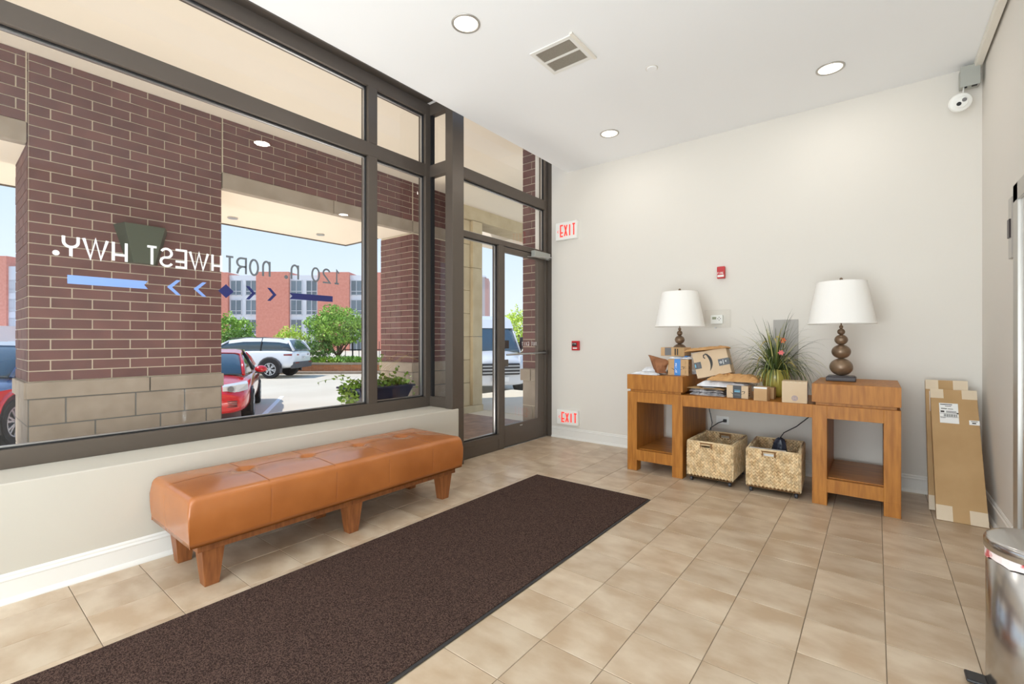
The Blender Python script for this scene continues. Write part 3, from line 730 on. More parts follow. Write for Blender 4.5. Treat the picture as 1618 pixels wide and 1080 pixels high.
for s in (1, -1):
    bm = bmesh.new()
    loft(bm, [[(2.18, s*.42, .64), (2.20, s*.42, .76), (2.0, s*.40, .79)], [(2.14, s*.62, .63), (2.12, s*.66, .79), (1.9, s*.64, .82)], [(1.96, s*.84, .68), (1.9, s*.84, .80), (1.7, s*.80, .84)]], closed=True)
    h = add('headlamp', bm, 'lens', rc)
    bm = bmesh.new(); lathe(bm, [(.055, 0), (.055, .02), (.03, .024)], (2.165, s*.56, .71), 16, 'X'); add('reflector', bm, 'greyink', h)
    bm = bmesh.new(); loft(bm, [[(2.24, s*.46, .34), (2.24, s*.46, .50)], [(2.20, s*.70, .35), (2.18, s*.72, .52)]], closed=False, cap=False); add('intake_surround', bm, 'alu', rc)
    bm = bmesh.new()
    for k in range(4): B(bm, 2.235-.0, 2.262, min(s*.48, s*.68), max(s*.48, s*.68), .365+k*.035, .38+k*.035)
    add('intake_slat', bm, 'plastic_b', rc)
    bm = bmesh.new(); bmesh.ops.create_icosphere(bm, subdivisions=3, radius=1); bmesh.ops.scale(bm, verts=bm.verts, vec=(.10, .13, .085)); bmesh.ops.translate(bm, verts=bm.verts, vec=(.72, s*1.02, 1.02))
    add('mirror', bm, 'redpaint', rc, True)
    bm = bmesh.new(); B(bm, .66, .78, min(s*.90, s*1.12), max(s*.90, s*1.12), .935, .965); add('mirror_base', bm, 'plastic_b', rc)
bm = bmesh.new(); B(bm, 2.24, 2.29, -.40, .40, .34, .58); add('grille', bm, 'plastic_b', rc, bevel=.02)
# white SUV: rear left wheel near (-20.9, 9.5)
SH = math.atan2(-.62, -.78)
st = [(2.42, .62, .50, .78, .98, .02), (2.3, .86, .42, .92, 1.08, .02), (1.9, .95, .40, 1.02, 1.14, .03), (1.1, .97, .38, 1.14, 1.20, .04), (.2, .97, .38, 1.20, 1.24, .0),
      (-1.3, .97, .38, 1.21, 1.25, 0), (-2.0, .96, .42, 1.21, 1.25, .0), (-2.40, .93, .46, 1.18, 1.22, 0), (-2.47, .86, .52, 1.08, 1.14, 0)]
gh = [(1.2, .80, 1.20, .7, 1.24), (.85, .84, 1.20, .68, 1.46), (.45, .86, 1.20, .68, 1.68), (-.2, .87, 1.21, .68, 1.76), (-1.0, .87, 1.21, .68, 1.77), (-1.75, .86, 1.21, .67, 1.74), (-2.12, .84, 1.21, .66, 1.67), (-2.42, .82, 1.21, .70, 1.26)]
sv = car('car', 'white sport utility car parked by the brick planter, rear towards the bush', place(SH, -1.45, .83, -20.75, 9.35, -.45), SH, 'whitepaint', st, gh, (1.5, -1.45), .41, .925, spokes=6, rs_=.13)
bm = bmesh.new(); loft(bm, [[(-2.50, y, .45), (-2.50, y, .72), (-2.3, y, .72), (-2.3, y, .42)] for y in (-.86, .86)]); add('rear_bumper', bm, 'grey_plastic', sv, bevel=.03)
for s in (1, -1):
    bm = bmesh.new(); loft(bm, [[(-2.05, s*.965, 1.00), (-2.05, s*.965, 1.06)], [(-2.38, s*.92, .99), (-2.38, s*.92, 1.07)], [(-2.49, s*.45, 1.0), (-2.49, s*.45, 1.05)]], closed=False, cap=False); add('tail_lamp', bm, 'redlens', sv)
    bm = bmesh.new(); B(bm, -2.515, -2.49, min(s*.5, s*.8), max(s*.5, s*.8), .66, .70); add('reflector', bm, 'redlens', sv)
    bm = bmesh.new(); tube(bm, [(.5, s*.60, 1.74), (-.4, s*.61, 1.80), (-1.9, s*.60, 1.73)], .02, 6); add('roof_rail', bm, 'plastic_b', sv)
bm = bmesh.new(); B(bm, -2.515, -2.47, -.17, .15, .84, .97); add('license_plate', bm, 'paper', sv)
bm = bmesh.new(); write(bm, 'LT 20', (-2.517, -.14, .87), (0, 1, 0), (0, 0, 1), (-1, 0, 0), .07, .04, .014, .012); add('plate_characters', bm, 'greyink', sv)
# blue car at the left edge
gh2 = [(1.2, .80, 1.08, .7, 1.12), (.85, .84, 1.10, .68, 1.38), (.45, .86, 1.10, .68, 1.58), (-.2, .87, 1.10, .68, 1.64), (-1.0, .87, 1.10, .68, 1.65), (-1.75, .86, 1.10, .67, 1.60), (-2.12, .84, 1.10, .66, 1.5), (-2.42, .80, 1.10, .70, 1.18)]
st2 = [(a, b, c, d-.10, e_-.10, f) for a, b, c, d, e_, f in st]
BH = R(-30)
bc = car('car', 'blue sport utility car with red front fender cut off by the left edge', place(BH, 1.45, .83, -10.95, .78, -.45), BH, 'bluepaint', st2, gh2, (1.45, -1.45), .38, .925, trimm='redpaint', spokes=7, rs_=.1)
for s in (1, -1):
    bm = bmesh.new(); loft(bm, [[(2.05, s*.955, .62), (2.0, s*.958, .90), (1.0, s*.975, .92), (1.0, s*.975, .80)], [(2.05, s*.94, .62), (2.0, s*.94, .90), (1.0, s*.94, .92), (1.0, s*.94, .80)]]); add('fender_panel', bm, 'redpaint', bc)
# van beyond the door
st = [(2.75, .70, .30, .75, 1.02, .02), (2.68, .92, .28, .95, 1.12, .02), (2.4, 1.0, .28, 1.05, 1.22, .03), (1.9, 1.02, .28, 1.25, 1.38, .03), (1.4, 1.02, .28, 1.35, 1.45, .0), (-2.4, 1.02, .3, 1.4, 1.5, 0), (-2.7, .98, .35, 1.35, 1.45, 0)]
gh = [(2.0, .92, 1.30, .86, 1.40), (1.75, .95, 1.32, .84, 1.72), (1.5, .97, 1.34, .82, 2.05), (1.2, .98, 1.34, .80, 2.35), (.6, .98, 1.34, .80, 2.50), (-1.0, .98, 1.34, .80, 2.52), (-2.6, .98, 1.34, .80, 2.48), (-2.68, .96, 1.34, .8, 2.40)]
VH = math.atan2(-.80, .60)
vn = car('van', 'white cargo van facing the glass door from the parking lot', (-11.45, 12.48, -.47), R(-32), 'silverpaint', st, gh, (1.85, -1.7), .35, .97, archs=False, thr=.95)
bm = bmesh.new()
loft(bm, [[(1.50, y*.86, 2.10), (1.22, y*.85, 2.40), (.7, y*.84, 2.54), (-2.6, y*.84, 2.53), (-2.68, y*.97, 1.4), (.5, y*1.0, 1.4), (.9, y*.95, 2.0)] for y in (-1, 1)]); add('cargo_shell', bm, 'silverpaint', vn)
bm = bmesh.new(); B(bm, 2.70, 2.80, -.62, .62, .62, .98); g_ = add('grille', bm, 'plastic_b', vn, bevel=.03)
bm = bmesh.new()
for k in range(3): B(bm, 2.79, 2.815, -.60, .60, .68+k*.10, .715+k*.10)
add('grille_bar', bm, 'alu', g_)
bm = bmesh.new(); B(bm, 2.78, 2.83, -.30, .24, .42, .56); add('license_plate', bm, 'paper', vn)
bm = bmesh.new(); write(bm, '120 LH', (2.832, -.2, .45), (0, 1, 0), (0, 0, 1), (1, 0, 0), .07, .04, .02, .012); bm.free()
for s in (1, -1):
    bm = bmesh.new(); loft(bm, [[(2.70, s*.66, .98), (2.62, s*.68, 1.16), (2.5, s*.66, 1.18)], [(2.5, s*.97, 1.02), (2.3, s*.98, 1.30), (2.2, s*.95, 1.30)]]); add('headlamp', bm, 'lens', vn)
    bm = bmesh.new(); B(bm, 2.62, 2.74, min(s*.68, s*.90), max(s*.68, s*.90), .50, .62); add('fog_lamp_recess', bm, 'plastic_b', vn, bevel=.02)
    bm = bmesh.new(); B(bm, 1.6, 1.75, min(s*1.04, s*1.22), max(s*1.04, s*1.22), 1.4, 1.8); add('mirror', bm, 'plastic_b', vn, bevel=.03)
bm = bmesh.new(); tube(bm, [(2.02, -.6, 1.36), (1.88, -.1, 1.52)], .012, 5); tube(bm, [(2.02, .3, 1.36), (1.88, .75, 1.52)], .012, 5); add('wiper', bm, 'plastic_b', vn)

# ================================================================== FAR SCENERY
def camframe(px, d, z):      # point at distance d along the view axis, on the column px of the picture
    a = (px-809)/730.16
    return Vector((-math.sin(TH)*d+a*d*math.cos(TH), math.cos(TH)*d+a*d*math.sin(TH), z))
D = 70.0; k_ = D/730.16
ap = thing('apartment_building', 'long salmon brick apartment building with white window bays across the lot', 'building', camframe(470, D, -.45), TH)
def lx(px): return (px-470)*k_
def lz(y): return 1.25-(y-536.05)*k_+.45
# volumes
def seg(px0, px1, ytop, m, dep=8, fwd=0, nm='wall_section'):
    return box(nm, lx(px0), lx(px1), -fwd, dep, 0, lz(ytop), m, ap, world=False)
seg(-30, 10, 404, 'bldgred'); seg(10, 40, 420, 'bldgwhite', fwd=-.3); seg(40, 345, 428, 'bldgred', fwd=-.2); seg(345, 360, 430, 'bldgred')
seg(360, 404.5, 434, 'bldgwhite', fwd=-.4); seg(404.5, 456, 429, 'bldgred'); seg(456, 502, 434, 'bldgwhite', fwd=-.4)
seg(502, 551.5, 429.5, 'bldgred'); seg(551.5, 596, 434, 'bldgwhite', fwd=-.4); seg(596, 640, 430, 'bldgred'); seg(-30, 60, 516, 'bldgwhite', fwd=9, nm='garage_parapet')
box('garage_rail', lx(-30), lx(60), -9.1, -9.0, lz(514), lz(510), 'bldgframe', ap, world=False)
def bwin(px0, px1, y0, y1):
    w0, w1, z0, z1 = lx(px0), lx(px1), lz(y1), lz(y0)
    bm = bmesh.new(); t_ = .09
    for a, b, c, d in ((w0, w1, z0, z0+t_), (w0, w1, z1-t_, z1), (w0, w0+t_, z0, z1), (w1-t_, w1, z0, z1), ((w0+w1)/2-t_/2, (w0+w1)/2+t_/2, z0, z1), (w0, w1, z0+(z1-z0)*.25, z0+(z1-z0)*.25+t_)):
        B(bm, a, b, .30, .42, c, d)
    f = finish('window', bm, 'bldgframe', ap)
    for a, b in ((w0, (w0+w1)/2), ((w0+w1)/2, w1)):
        bm = bmesh.new(); B(bm, a+.03, b-.03, .36, .395, z0+.03, z1-.03); finish('pane', bm, 'bldgglass', f)
for (a, b) in ((362, 380), (386, 404), (457.5, 476), (482, 500), (553, 571), (577, 595)):
    for r_ in range(4): bwin(a, b, 442+31*r_, 466+31*r_)
for r_ in range(3): bwin(11, 18, 442+30*r_, 462+30*r_); bwin(19, 26, 442+30*r_, 462+30*r_)
# pale tower to the far right through the sidelight
tw_ = thing('tower_building', 'slim pale grey and red building far behind the van', 'building', camframe(763, 90, -.45), TH)
box('shaft', -3.2, .4, 0, 6, 0, 13.8, 'towergrey', tw_, world=False); box('corner_pier', .4, 1.1, 0, 6, 0, 13.6, 'towerred', tw_, world=False)
box('cornice', -3.4, .6, -.3, 6, 13.8, 14.1, 'bldgwhite', tw_, world=False)
# brick planter wall
Dp = 23.2; pw = thing('brick_planter', 'low orange brick planter wall with stone coping behind the white car', 'planter', camframe(540, Dp, -.45), TH+R(4))
kx = Dp/730.16
box('mortar_core', -4.2, 5.5, .02, .4, 0, .44, 'mortar', pw, world=False); box('coping', -4.25, 5.5, -.05, .45, .44, .53, 'stone', pw, world=False, bevel=.01)
box('kerb', -6.5, 5.5, -.45, 0, 0, .12, 'stone', pw, world=False, bevel=.02)
box('soil_bed', -4.2, 5.5, .4, 4, 0, .45, 'soil', pw, world=False)
bm = bmesh.new(); B(bm, -.16, .16, 0, .05, -.045, .045); pbm = meshof(bm, 'planterbrick')
for r_ in range(4):
    for c_ in range(17):
        inst('brick', pbm, (-2.2+c_*.335+(.167 if r_ % 2 else 0), 0, .075+r_*.10), pw)
# foliage
def leaves(name, parent, c, rad, n, size, m, seed=1, flat_=.75):
    rnd = random.Random(seed); bm = bmesh.new()
    for _ in range(n):
        while True:
            p = Vector((rnd.uniform(-1, 1), rnd.uniform(-1, 1), rnd.uniform(-1, 1)))
            if p.length < 1 and p.length > .45: break
        lump = 1+.16*math.sin(p.x*7+seed)*math.cos(p.y*6)+.1*math.sin(p.z*9+seed*2)
        q = Vector((p.x*rad[0], p.y*rad[1], p.z*rad[2]))*lump+Vector(c)
        u = Vector((rnd.uniform(-1, 1), rnd.uniform(-1, 1), rnd.uniform(-1, 1))).normalized()
        v = u.cross(Vector((rnd.uniform(-1, 1), rnd.uniform(-1, 1), rnd.uniform(-1, 1)))).normalized()
        s = size*rnd.uniform(.6, 1.2)
        a = [bm.verts.new(q+u*s), bm.verts.new(q+v*s*.5), bm.verts.new(q-u*s), bm.verts.new(q-v*s*.5)]
        bm.faces.new(a)
    return finish(name, bm, m, parent, kind='stuff')
def tree(name, label, cat, px, d, w_, h0, h1, m, n, size, seed, trunk=True, lean=0):
    t = thing(name, label, cat, camframe(px, d, -.1), TH)
    leaves('foliage', t, (0, 0, (h0+h1)/2+.1), (w_/2, w_/2.6, (h1-h0)/2), n, size, m, seed)
    if trunk:
        bm = bmesh.new(); tube(bm, [(lean, 0, -.3), (lean*.6, 0, h0*.6), (lean*.3, 0, (h0+h1)/2)], .11, 7, .05)
        for a in range(5): tube(bm, [(lean*.5, 0, h0*.5), (.5*math.cos(a*1.3)*w_*.5, .3*math.sin(a*2.1), h0+.5), (.8*math.cos(a*1.3)*w_*.5, .3*math.sin(a*2.1), (h0+h1)/2+.3)], .05, 5, .02)
        finish('trunk', bm, 'bark', t, smooth=True)
    return t
tree('leafy_tree', 'large round light green tree in the brick planter by the fence', 'tree', 532, 24.5, 3.05, .85, 2.95, 'leaf', 6500, .085, 3, lean=.15)
tree('low_shrub', 'brown and green shrub low in the planter, left of the tree trunk', 'shrub', 505, 24.0, 1.6, .3, 1.2, 'leafdark', 1500, .07, 5, trunk=False)
tree('leafy_tree', 'pale green tree at the edge of the wide brick pier, behind the red car', 'tree', 362, 26, 2.7, .2, 2.7, 'leaf', 4200, .09, 8)
tree('low_shrub', 'dark green shrub above the red car and white car roof', 'shrub', 375, 25, 2.4, .0, 1.7, 'leafdark', 2400, .08, 9, trunk=False)
tree('small_tree', 'yellow green bush above the white car roof', 'tree', 461, 26, 1.9, .2, 2.0, 'leaf2', 1800, .08, 12)
tree('small_tree', 'light green tree top right of the van roof', 'tree', 820, 30, 2.9, .6, 3.2, 'leaf2', 2600, .11, 15)
gb = thing('ground_cover', 'green strappy ground cover in the planter bed', 'plants', camframe(540, Dp+.6, .05), TH)
leaves('foliage', gb, (0, 0, .12), (2.7, .4, .22), 2200, .10, 'leaf', 21)
# iron fence behind tree
fn = thing('iron_fence', 'black iron fence behind the planter tree', 'fence', camframe(568, 26, -.45), TH)
bm = bmesh.new(); B(bm, -.9, 4, -.02, .02, 1.1, 1.15); B(bm, -.9, 4, -.02, .02, .45, .5); finish('rail', bm, 'iron', fn)
for k in range(6): box('post' if k % 3 == 1 else 'bar', -.8+k*.38, -.8+k*.38+(.07 if k % 3 == 1 else .025), -.02, .02, 0, 2.05 if k % 3 == 1 else 1.6, 'iron', fn, world=False)

# window planter box just outside the glass
wp = thing('window_planter', 'navy window box with trailing ivy outside the right window pane', 'planter', (-4.02, 2.9, .60))
bm = bmesh.new()
loft(bm, [[(-4.12, 2.60, .60), (-3.86, 2.60, .60), (-3.86, 3.10, .60), (-4.12, 3.10, .60)], [(-4.18, 2.52, .775), (-3.80, 2.52, .775), (-3.80, 3.17, .775), (-4.18, 3.17, .775)]])
finish('box', bm, 'navyplanter', wp, world=True, bevel=.008)
box('rim', -4.19, -3.79, 2.51, 3.18, .765, .785, 'navyplanter', wp, bevel=.004)
box('bracket', -4.05, -3.72, 2.80, 2.84, .52, .60, 'iron', wp)
box('bracket', -4.05, -3.72, 2.98, 3.02, .52, .60, 'iron', wp)
def leafset(name, pts, size, m, parent, seed=1):
    rnd = random.Random(seed); bm = bmesh.new()
    for q in pts:
        q = Vector(q); u = Vector((rnd.uniform(-1, 1), rnd.uniform(-1, 1), rnd.uniform(-.8, .3))).normalized()
        v = u.cross(Vector((rnd.uniform(-1, 1), rnd.uniform(-1, 1), rnd.uniform(-1, 1)))).normalized(); s = size*rnd.uniform(.7, 1.2)
        P = [q-u*s, q-u*s*.3+v*s*.75, q+u*s*.5+v*s*.45, q+u*s*1.1, q+u*s*.5-v*s*.45, q-u*s*.3-v*s*.75]
        bm.faces.new([bm.verts.new(p) for p in P])
    return finish(name, bm, m, parent, world=True, kind='stuff')
rnd = random.Random(4)
leafset('foliage', [(rnd.uniform(-4.15, -3.83), rnd.uniform(2.54, 3.15), .79+abs(rnd.gauss(0, .03))) for _ in range(420)], .022, 'ivy', wp, 2)
leafset('foliage', [(rnd.uniform(-4.15, -3.85), 2.54+rnd.gauss(0, .03), .80-abs(rnd.gauss(0, .09))) for _ in range(200)], .024, 'ivy', wp, 3)
bm = bmesh.new(); lv = []
for (p0, dirs) in (((-3.95, 2.60, .80), (-.35, -.22, .03)), ((-3.93, 2.58, .80), (-.1, -.17, .09)), ((-3.9, 2.56, .8), (.0, -.14, -.14)), ((-3.95, 2.75, .8), (.0, .05, .22)), ((-3.95, 2.85, .8), (.0, .03, .30)),
                   ((-3.95, 3.0, .8), (.0, .10, .16)), ((-3.95, 3.1, .8), (.02, .14, .06)), ((-3.9, 3.12, .8), (.02, .15, -.06)), ((-3.9, 3.0, .8), (.02, .0, .14)), ((-3.92, 3.1, .79), (.03, .14, -.12)), ((-3.92, 2.56, .79), (.0, -.07, -.18))):
    p0 = Vector(p0); dv = Vector(dirs); pts = [p0+dv*k/5+Vector((0, 0, .05*math.sin(k/5*PI))) for k in range(6)]
    tube(bm, pts, .0016, 4)
    for p in pts[1:]: lv += [p+Vector((rnd.uniform(-.01, .01), rnd.uniform(-.015, .015), rnd.uniform(-.015, .015))) for _ in range(2)]
finish('stem', bm, 'ivy', wp, world=True); leafset('vine_leaf', lv, .020, 'ivy', wp, 5)
bm = bmesh.new()
for k in range(9):
    y0 = 2.75+k*.02; tube(bm, [(-3.98, y0, .8), (-3.98, y0+.02*k*.5, .95), (-3.97, y0+.05+.035*k, 1.06+.02*(k % 3)), (-3.96, y0+.12+.055*k, 1.10-.03*(k % 4))], .0014, 4, .0006)
finish('grass_stem', bm, 'seedhead', wp, world=True)

# ================================================================== CEILING FITTINGS
def downlight(x, y, label, r=.082):
    t = thing('recessed_downlight', label, 'ceiling light', (x, y, CE), 0, 'recessed ceiling lights')
    bm = bmesh.new(); lathe(bm, [(r+.014, -.001), (r+.013, -.006), (r, -.007), (r-.004, .0)], (0, 0, 0), 36, cap=False); finish('trim_ring', bm, 'steelflat', t, smooth=True)
    bm = bmesh.new(); lathe(bm, [(r-.002, -.003), (r*.5, -.0022), (.005, -.002)], (0, 0, 0), 36); finish('lens', bm, 'lamp_on', t)
    light('downlight_lamp', 'AREA', (x, y, CE-.012), (0, 0, 0), 2.6, (1, .96, .90), .15).parent = None
downlight(-2.147, 2.229, 'round recessed ceiling light nearest the big window')
downlight(-.279, 4.349, 'round recessed ceiling light near the right wall corner')
downlight(-2.14, 4.327, 'round recessed ceiling light nearest the exit signs')
t = thing('ceiling_vent', 'square white ceiling vent with two banks of fine louvres', 'vent', (-1.83, 2.92, CE))
bm = bmesh.new(); x0, x1, y0, y1 = -2.005, -1.655, 2.755, 3.085
for a, b, c, d in ((x0, x1, y0, y0+.03), (x0, x1, y1-.03, y1), (x0, x0+.03, y0+.03, y1-.03), (x1-.03, x1, y0+.03, y1-.03), (x0+.03, x1-.03, 2.91, 2.93)): B(bm, a, b, c, d, CE-.008, CE-.0005)
finish('frame', bm, 'trim', t, world=True)
box('backing', x0+.02, x1-.02, y0+.02, y1-.02, CE-.003, CE-.001, 'ventdark', t)
bm = bmesh.new()
for k in range(36):
    xx = x0+.034+k*.0079
    for ya, yb in ((y0+.03, 2.91), (2.93, y1-.03)):
        prism(bm, [(xx, ya, CE-.0035), (xx+.0045, ya, CE-.0075), (xx+.0055, ya, CE-.0068), (xx+.001, ya, CE-.003)], (0, yb-ya, 0))
finish('louvre_slats', bm, 'vent', t, world=True, kind='stuff')
box('hinge_bar', x1, x1+.022, y0-.02, y1+.01, CE-.014, CE-.0005, 'cream', t, bevel=.002)
t = thing('ceiling_sensor', 'small white round sensor cap on the ceiling', 'sensor', (-1.368, 3.492, CE))
bm = bmesh.new(); lathe(bm, [(.04, 0), (.04, -.006), (.036, -.009)], (0, 0, 0), 28); finish('cap', bm, 'ceiling', t)
bm = bmesh.new(); lathe(bm, [(.045, .0005), (.045, -.0025), (.042, -.0025)], (0, 0, 0), 28); finish('seat_ring', bm, 'vent', t)
# conduit, junction box, camera
cn = box('conduit_trunking', .583, .625, -1.0, 4.93, CE-.055, CE-.002, 'cream', bevel=.003); tag(cn, 'cream cable trunking along the ceiling edge of the right wall', 'trunking')
jb = thing('junction_box', 'grey metal junction box in the top right wall corner', 'junction box', (.56, 4.92, 3.18))
box('housing', .505, .615, 4.88, 4.98, 3.175, 3.315, 'greybox', jb, bevel=.008); box('cover_plate', .505, .615, 4.874, 4.88, 3.165, 3.32, 'greybox', jb, bevel=.003)
box('knockout', .53, .545, 4.90, 4.92, 3.168, 3.176, 'gasket', jb); box('knockout', .57, .60, 4.90, 4.92, 3.168, 3.176, 'gasket', jb)
sc = thing('security_camera', 'white round camera hanging below the grey junction box', 'camera', (.50, 4.87, 3.05)); sc.rotation_euler = (R(18), R(-22), 0)
bm = bmesh.new(); lathe(bm, [(.066, 0), (.068, -.018), (.062, -.034), (.045, -.042), (.040, -.042)], (0, 0, 0), 32, 'Y'); finish('body', bm, 'white', sc, smooth=False)
bm = bmesh.new(); lathe(bm, [(.043, -.043), (.036, -.052), (.01, -.054)], (0, 0, 0), 28, 'Y'); finish('face', bm, 'white', sc)
bm = bmesh.new(); lathe(bm, [(.014, -.053), (.014, -.057), (.009, -.057)], (-.018, 0, -.004), 16, 'Y'); finish('lens', bm, 'gasket', sc)
bm = bmesh.new(); lathe(bm, [(.014, -.053), (.014, -.057), (.009, -.057)], (.018, 0, .006), 16, 'Y'); finish('lens', bm, 'greyink', sc)
bm = bmesh.new(); tube(bm, [(.522, 4.885, 3.100), (.522, 4.90, 3.13), (.528, 4.915, 3.178)], .005, 6); finish('cable', bm, 'white', sc, world=True)

# ================================================================== WALL ITEMS
def exit_sign(x0, x1, z0, z1, label):
    t = thing('exit_sign', label, 'exit sign', ((x0+x1)/2, YB, (z0+z1)/2), 0, 'exit signs by the door')
    box('housing', x0, x1, YB-.055, YB-.001, z0, z1, 'white', t, bevel=.004)
    bm = bmesh.new(); H = (z1-z0)*.62; W = .036; zz = z0+(z1-z0)*.19; xx = x0+.075
    write(bm, 'EXIT', (xx, YB-.056, zz), (1, 0, 0), (0, 0, 1), (0, -1, 0), H, W, .022, .017, .001)
    finish('lettering', bm, 'exitred', t, world=True)
    bm = bmesh.new(); strokes(bm, GL('<', .014, .035), (x0+.03, YB-.056, zz+H*.35), (1, 0, 0), (0, 0, 1), (0, -1, 0), .006, .001); finish('arrow', bm, 'exitred', t, world=True)
exit_sign(-3.205, -2.90, 2.505, 2.725, 'white exit sign with red letters high beside the door')
exit_sign(-3.185, -2.885, .185, .365, 'white exit sign with red letters low above the baseboard')
t = thing('pull_station', 'red fire alarm pull station on the back wall near the door', 'fire alarm', (-2.93, YB, 1.17))
box('base', -2.985, -2.88, YB-.03, YB-.001, 1.115, 1.232, 'red', t, bevel=.004); box('label_plate', -2.975, -2.91, YB-.033, YB-.029, 1.165, 1.21, 'ink', t); box('handle', -2.96, -2.905, YB-.042, YB-.029, 1.135, 1.15, 'white', t)
bm = bmesh.new(); write(bm, 'FIRE', (-2.968, YB-.034, 1.19), (1, 0, 0), (0, 0, 1), (0, -1, 0), .012, .008, .006, .002); finish('lettering', bm, 'white', t, world=True)
t = thing('alarm_strobe', 'small red fire alarm horn with white lettering above the thermostat', 'fire alarm', (-1.233, YB, 1.93))
box('base', -1.27, -1.197, YB-.045, YB-.001, 1.868, 1.988, 'red', t, bevel=.005); box('strobe_lens', -1.263, -1.204, YB-.052, YB-.044, 1.882, 1.902, 'white', t)
bm = bmesh.new(); write(bm, 'FIRE', (-1.262, YB-.046, 1.912), (1, 0, 0), (0, 0, 1), (0, -1, 0), .018, .009, .006, .003); finish('lettering', bm, 'white', t, world=True)
t = thing('thermostat', 'white thermostat inside a clear lock box between lamp and plant', 'thermostat', (-1.25, YB, 1.46))
box('body', -1.335, -1.22, YB-.03, YB-.001, 1.41, 1.50, 'white', t, bevel=.005); box('display', -1.318, -1.28, YB-.032, YB-.029, 1.455, 1.48, 'lcd', t)
for dx, dz in ((0, .014), (0, -.014), (.013, 0), (-.013, 0)): box('button', -1.252+dx-.004, -1.252+dx+.004, YB-.032, YB-.029, 1.462+dz-.004, 1.462+dz+.004, 'greyink', t)
bm = bmesh.new(); B(bm, -1.385, -1.145, YB-.07, YB-.002, 1.372, 1.548); lk = finish('clear_cover', bm, 'clear', t, world=True)
box('lock', -1.285, -1.270, YB-.075, YB-.06, 1.362, 1.374, 'alu', t)
t = thing('wall_outlet', 'white power outlet under the console with a black plug', 'outlet', (-1.22, YB, .43))
box('plate', -1.285, -1.165, YB-.008, YB-.0005, .39, .47, 'white', t, bevel=.002)
box('socket', -1.27, -1.235, YB-.010, YB-.007, .41, .45, 'paper', t); box('socket', -1.215, -1.18, YB-.010, YB-.007, .41, .45, 'paper', t)
box('plug', -1.215, -1.183, YB-.035, YB-.010, .415, .445, 'plastic_b', t, bevel=.004)
bm = bmesh.new(); tube(bm, [(-1.20, YB-.03, .43), (-1.25, YB-.08, .41), (-1.31, 4.90, .36), (-1.345, 4.86, .22), (-1.352, 4.84, .06)], .0045, 6)
finish('cord', bm, 'plastic_b', t, world=True)
gp = box('wall_panel', -.77, -.567, YB-.012, YB-.0005, .76, 1.437, 'greyplate', bevel=.002); tag(gp, 'grey rectangular wall panel behind the potted grass', 'panel')
bm = bmesh.new(); tube(bm, [(-1.335, 4.90, .70), (-1.330, 4.87, .62), (-1.30, 4.86, .50), (-1.285, 4.86, .42), (-1.30, 4.86, .32), (-1.345, 4.86, .22)], .0045, 6)
tag(finish('lamp_cord', bm, 'plastic_b'), 'black cord hanging beside the left console pedestal', 'cord')
bm = bmesh.new(); tube(bm, [(-.40, 4.88, .66), (-.47, 4.86, .56), (-.56, 4.85, .47), (-.66, 4.85, .40), (-.72, 4.86, .30), (-.73, 4.87, .12)], .0045, 6)
tag(finish('lamp_cord', bm, 'plastic_b'), 'black cord slanting down behind the right basket', 'cord')

# ================================================================== MAT
mt = thing('floor_mat', 'long dark brown floor mat with black rubber edge', 'mat', (-1.92, 1.2, 0))
box('rubber_edge', -2.460, -1.378, -1.6, 3.492, .0005, .006, 'rubber', mt, bevel=.002)
bm = bmesh.new()
nx, ny = 24, 100
X0, X1, Y0, Y1 = -2.448, -1.392, -1.58, 3.480
B(bm, X0, X1, Y0, Y1, .004, .0125)
finish('pile', bm, 'mat', mt, world=True, bevel=.004)

# ================================================================== BENCH
bn = thing('upholstered_bench', 'long tan leather bench with button tufting below the big window', 'bench', (-2.905, 1.72, 0))
bx0, bx1, by0, by1, bz0, bz1 = -3.205, -2.595, .785, 2.655, .235, .478
btn = [(-2.955, 1.17), (-2.955, 1.56), (-2.955, 1.95), (-2.955, 2.34)]
seams_y = [1.17, 1.56, 1.95, 2.34]
def dome(x, y):
    ex = min(x-bx0, bx1-x); ey = min(y-by0, by1-y); e_ = min(ex, ey)
    z = bz1+.012*min(1, e_/.2)
    rr = .034
    if ex < rr: z -= rr-math.sqrt(max(0, rr*rr-(rr-ex)**2))
    if ey < rr: z -= (rr-math.sqrt(max(0, rr*rr-(rr-ey)**2)))
    for a, b in btn:
        d = math.hypot(x-a, y-b); z -= .034*math.exp(-(d/.030)**2)+.009*math.exp(-(d/.10)**2)
    for s in seams_y: z -= .0016*math.exp(-((y-s)/.004)**2)
    z -= .0016*math.exp(-((x+2.955)/.004)**2)
    return z
def bulge(z): return .018*math.sin(PI*min(1, max(0, (z-bz0)/(bz1-bz0))))
bm = bmesh.new()
def axis_pts(a, b, specials, n):
    s = set([round(a+(b-a)*k/n, 4) for k in range(n+1)])
    for c in (.002, .005, .010, .018, .028, .040): s.add(round(a+c, 4)); s.add(round(b-c, 4))
    for q in specials:
        for d in (-.02, -.012, -.007, -.003, 0, .003, .007, .012, .02): s.add(round(q+d, 4))
    return sorted(s)
xs = axis_pts(bx0, bx1, [-2.955], 30); ys = axis_pts(by0, by1, seams_y, 76)
grid = [[bm.verts.new((x, y, dome(x, y))) for y in ys] for x in xs]
for i in range(len(xs)-1):
    for j in range(len(ys)-1): bm.faces.new((grid[i][j], grid[i+1][j], grid[i+1][j+1], grid[i][j+1]))
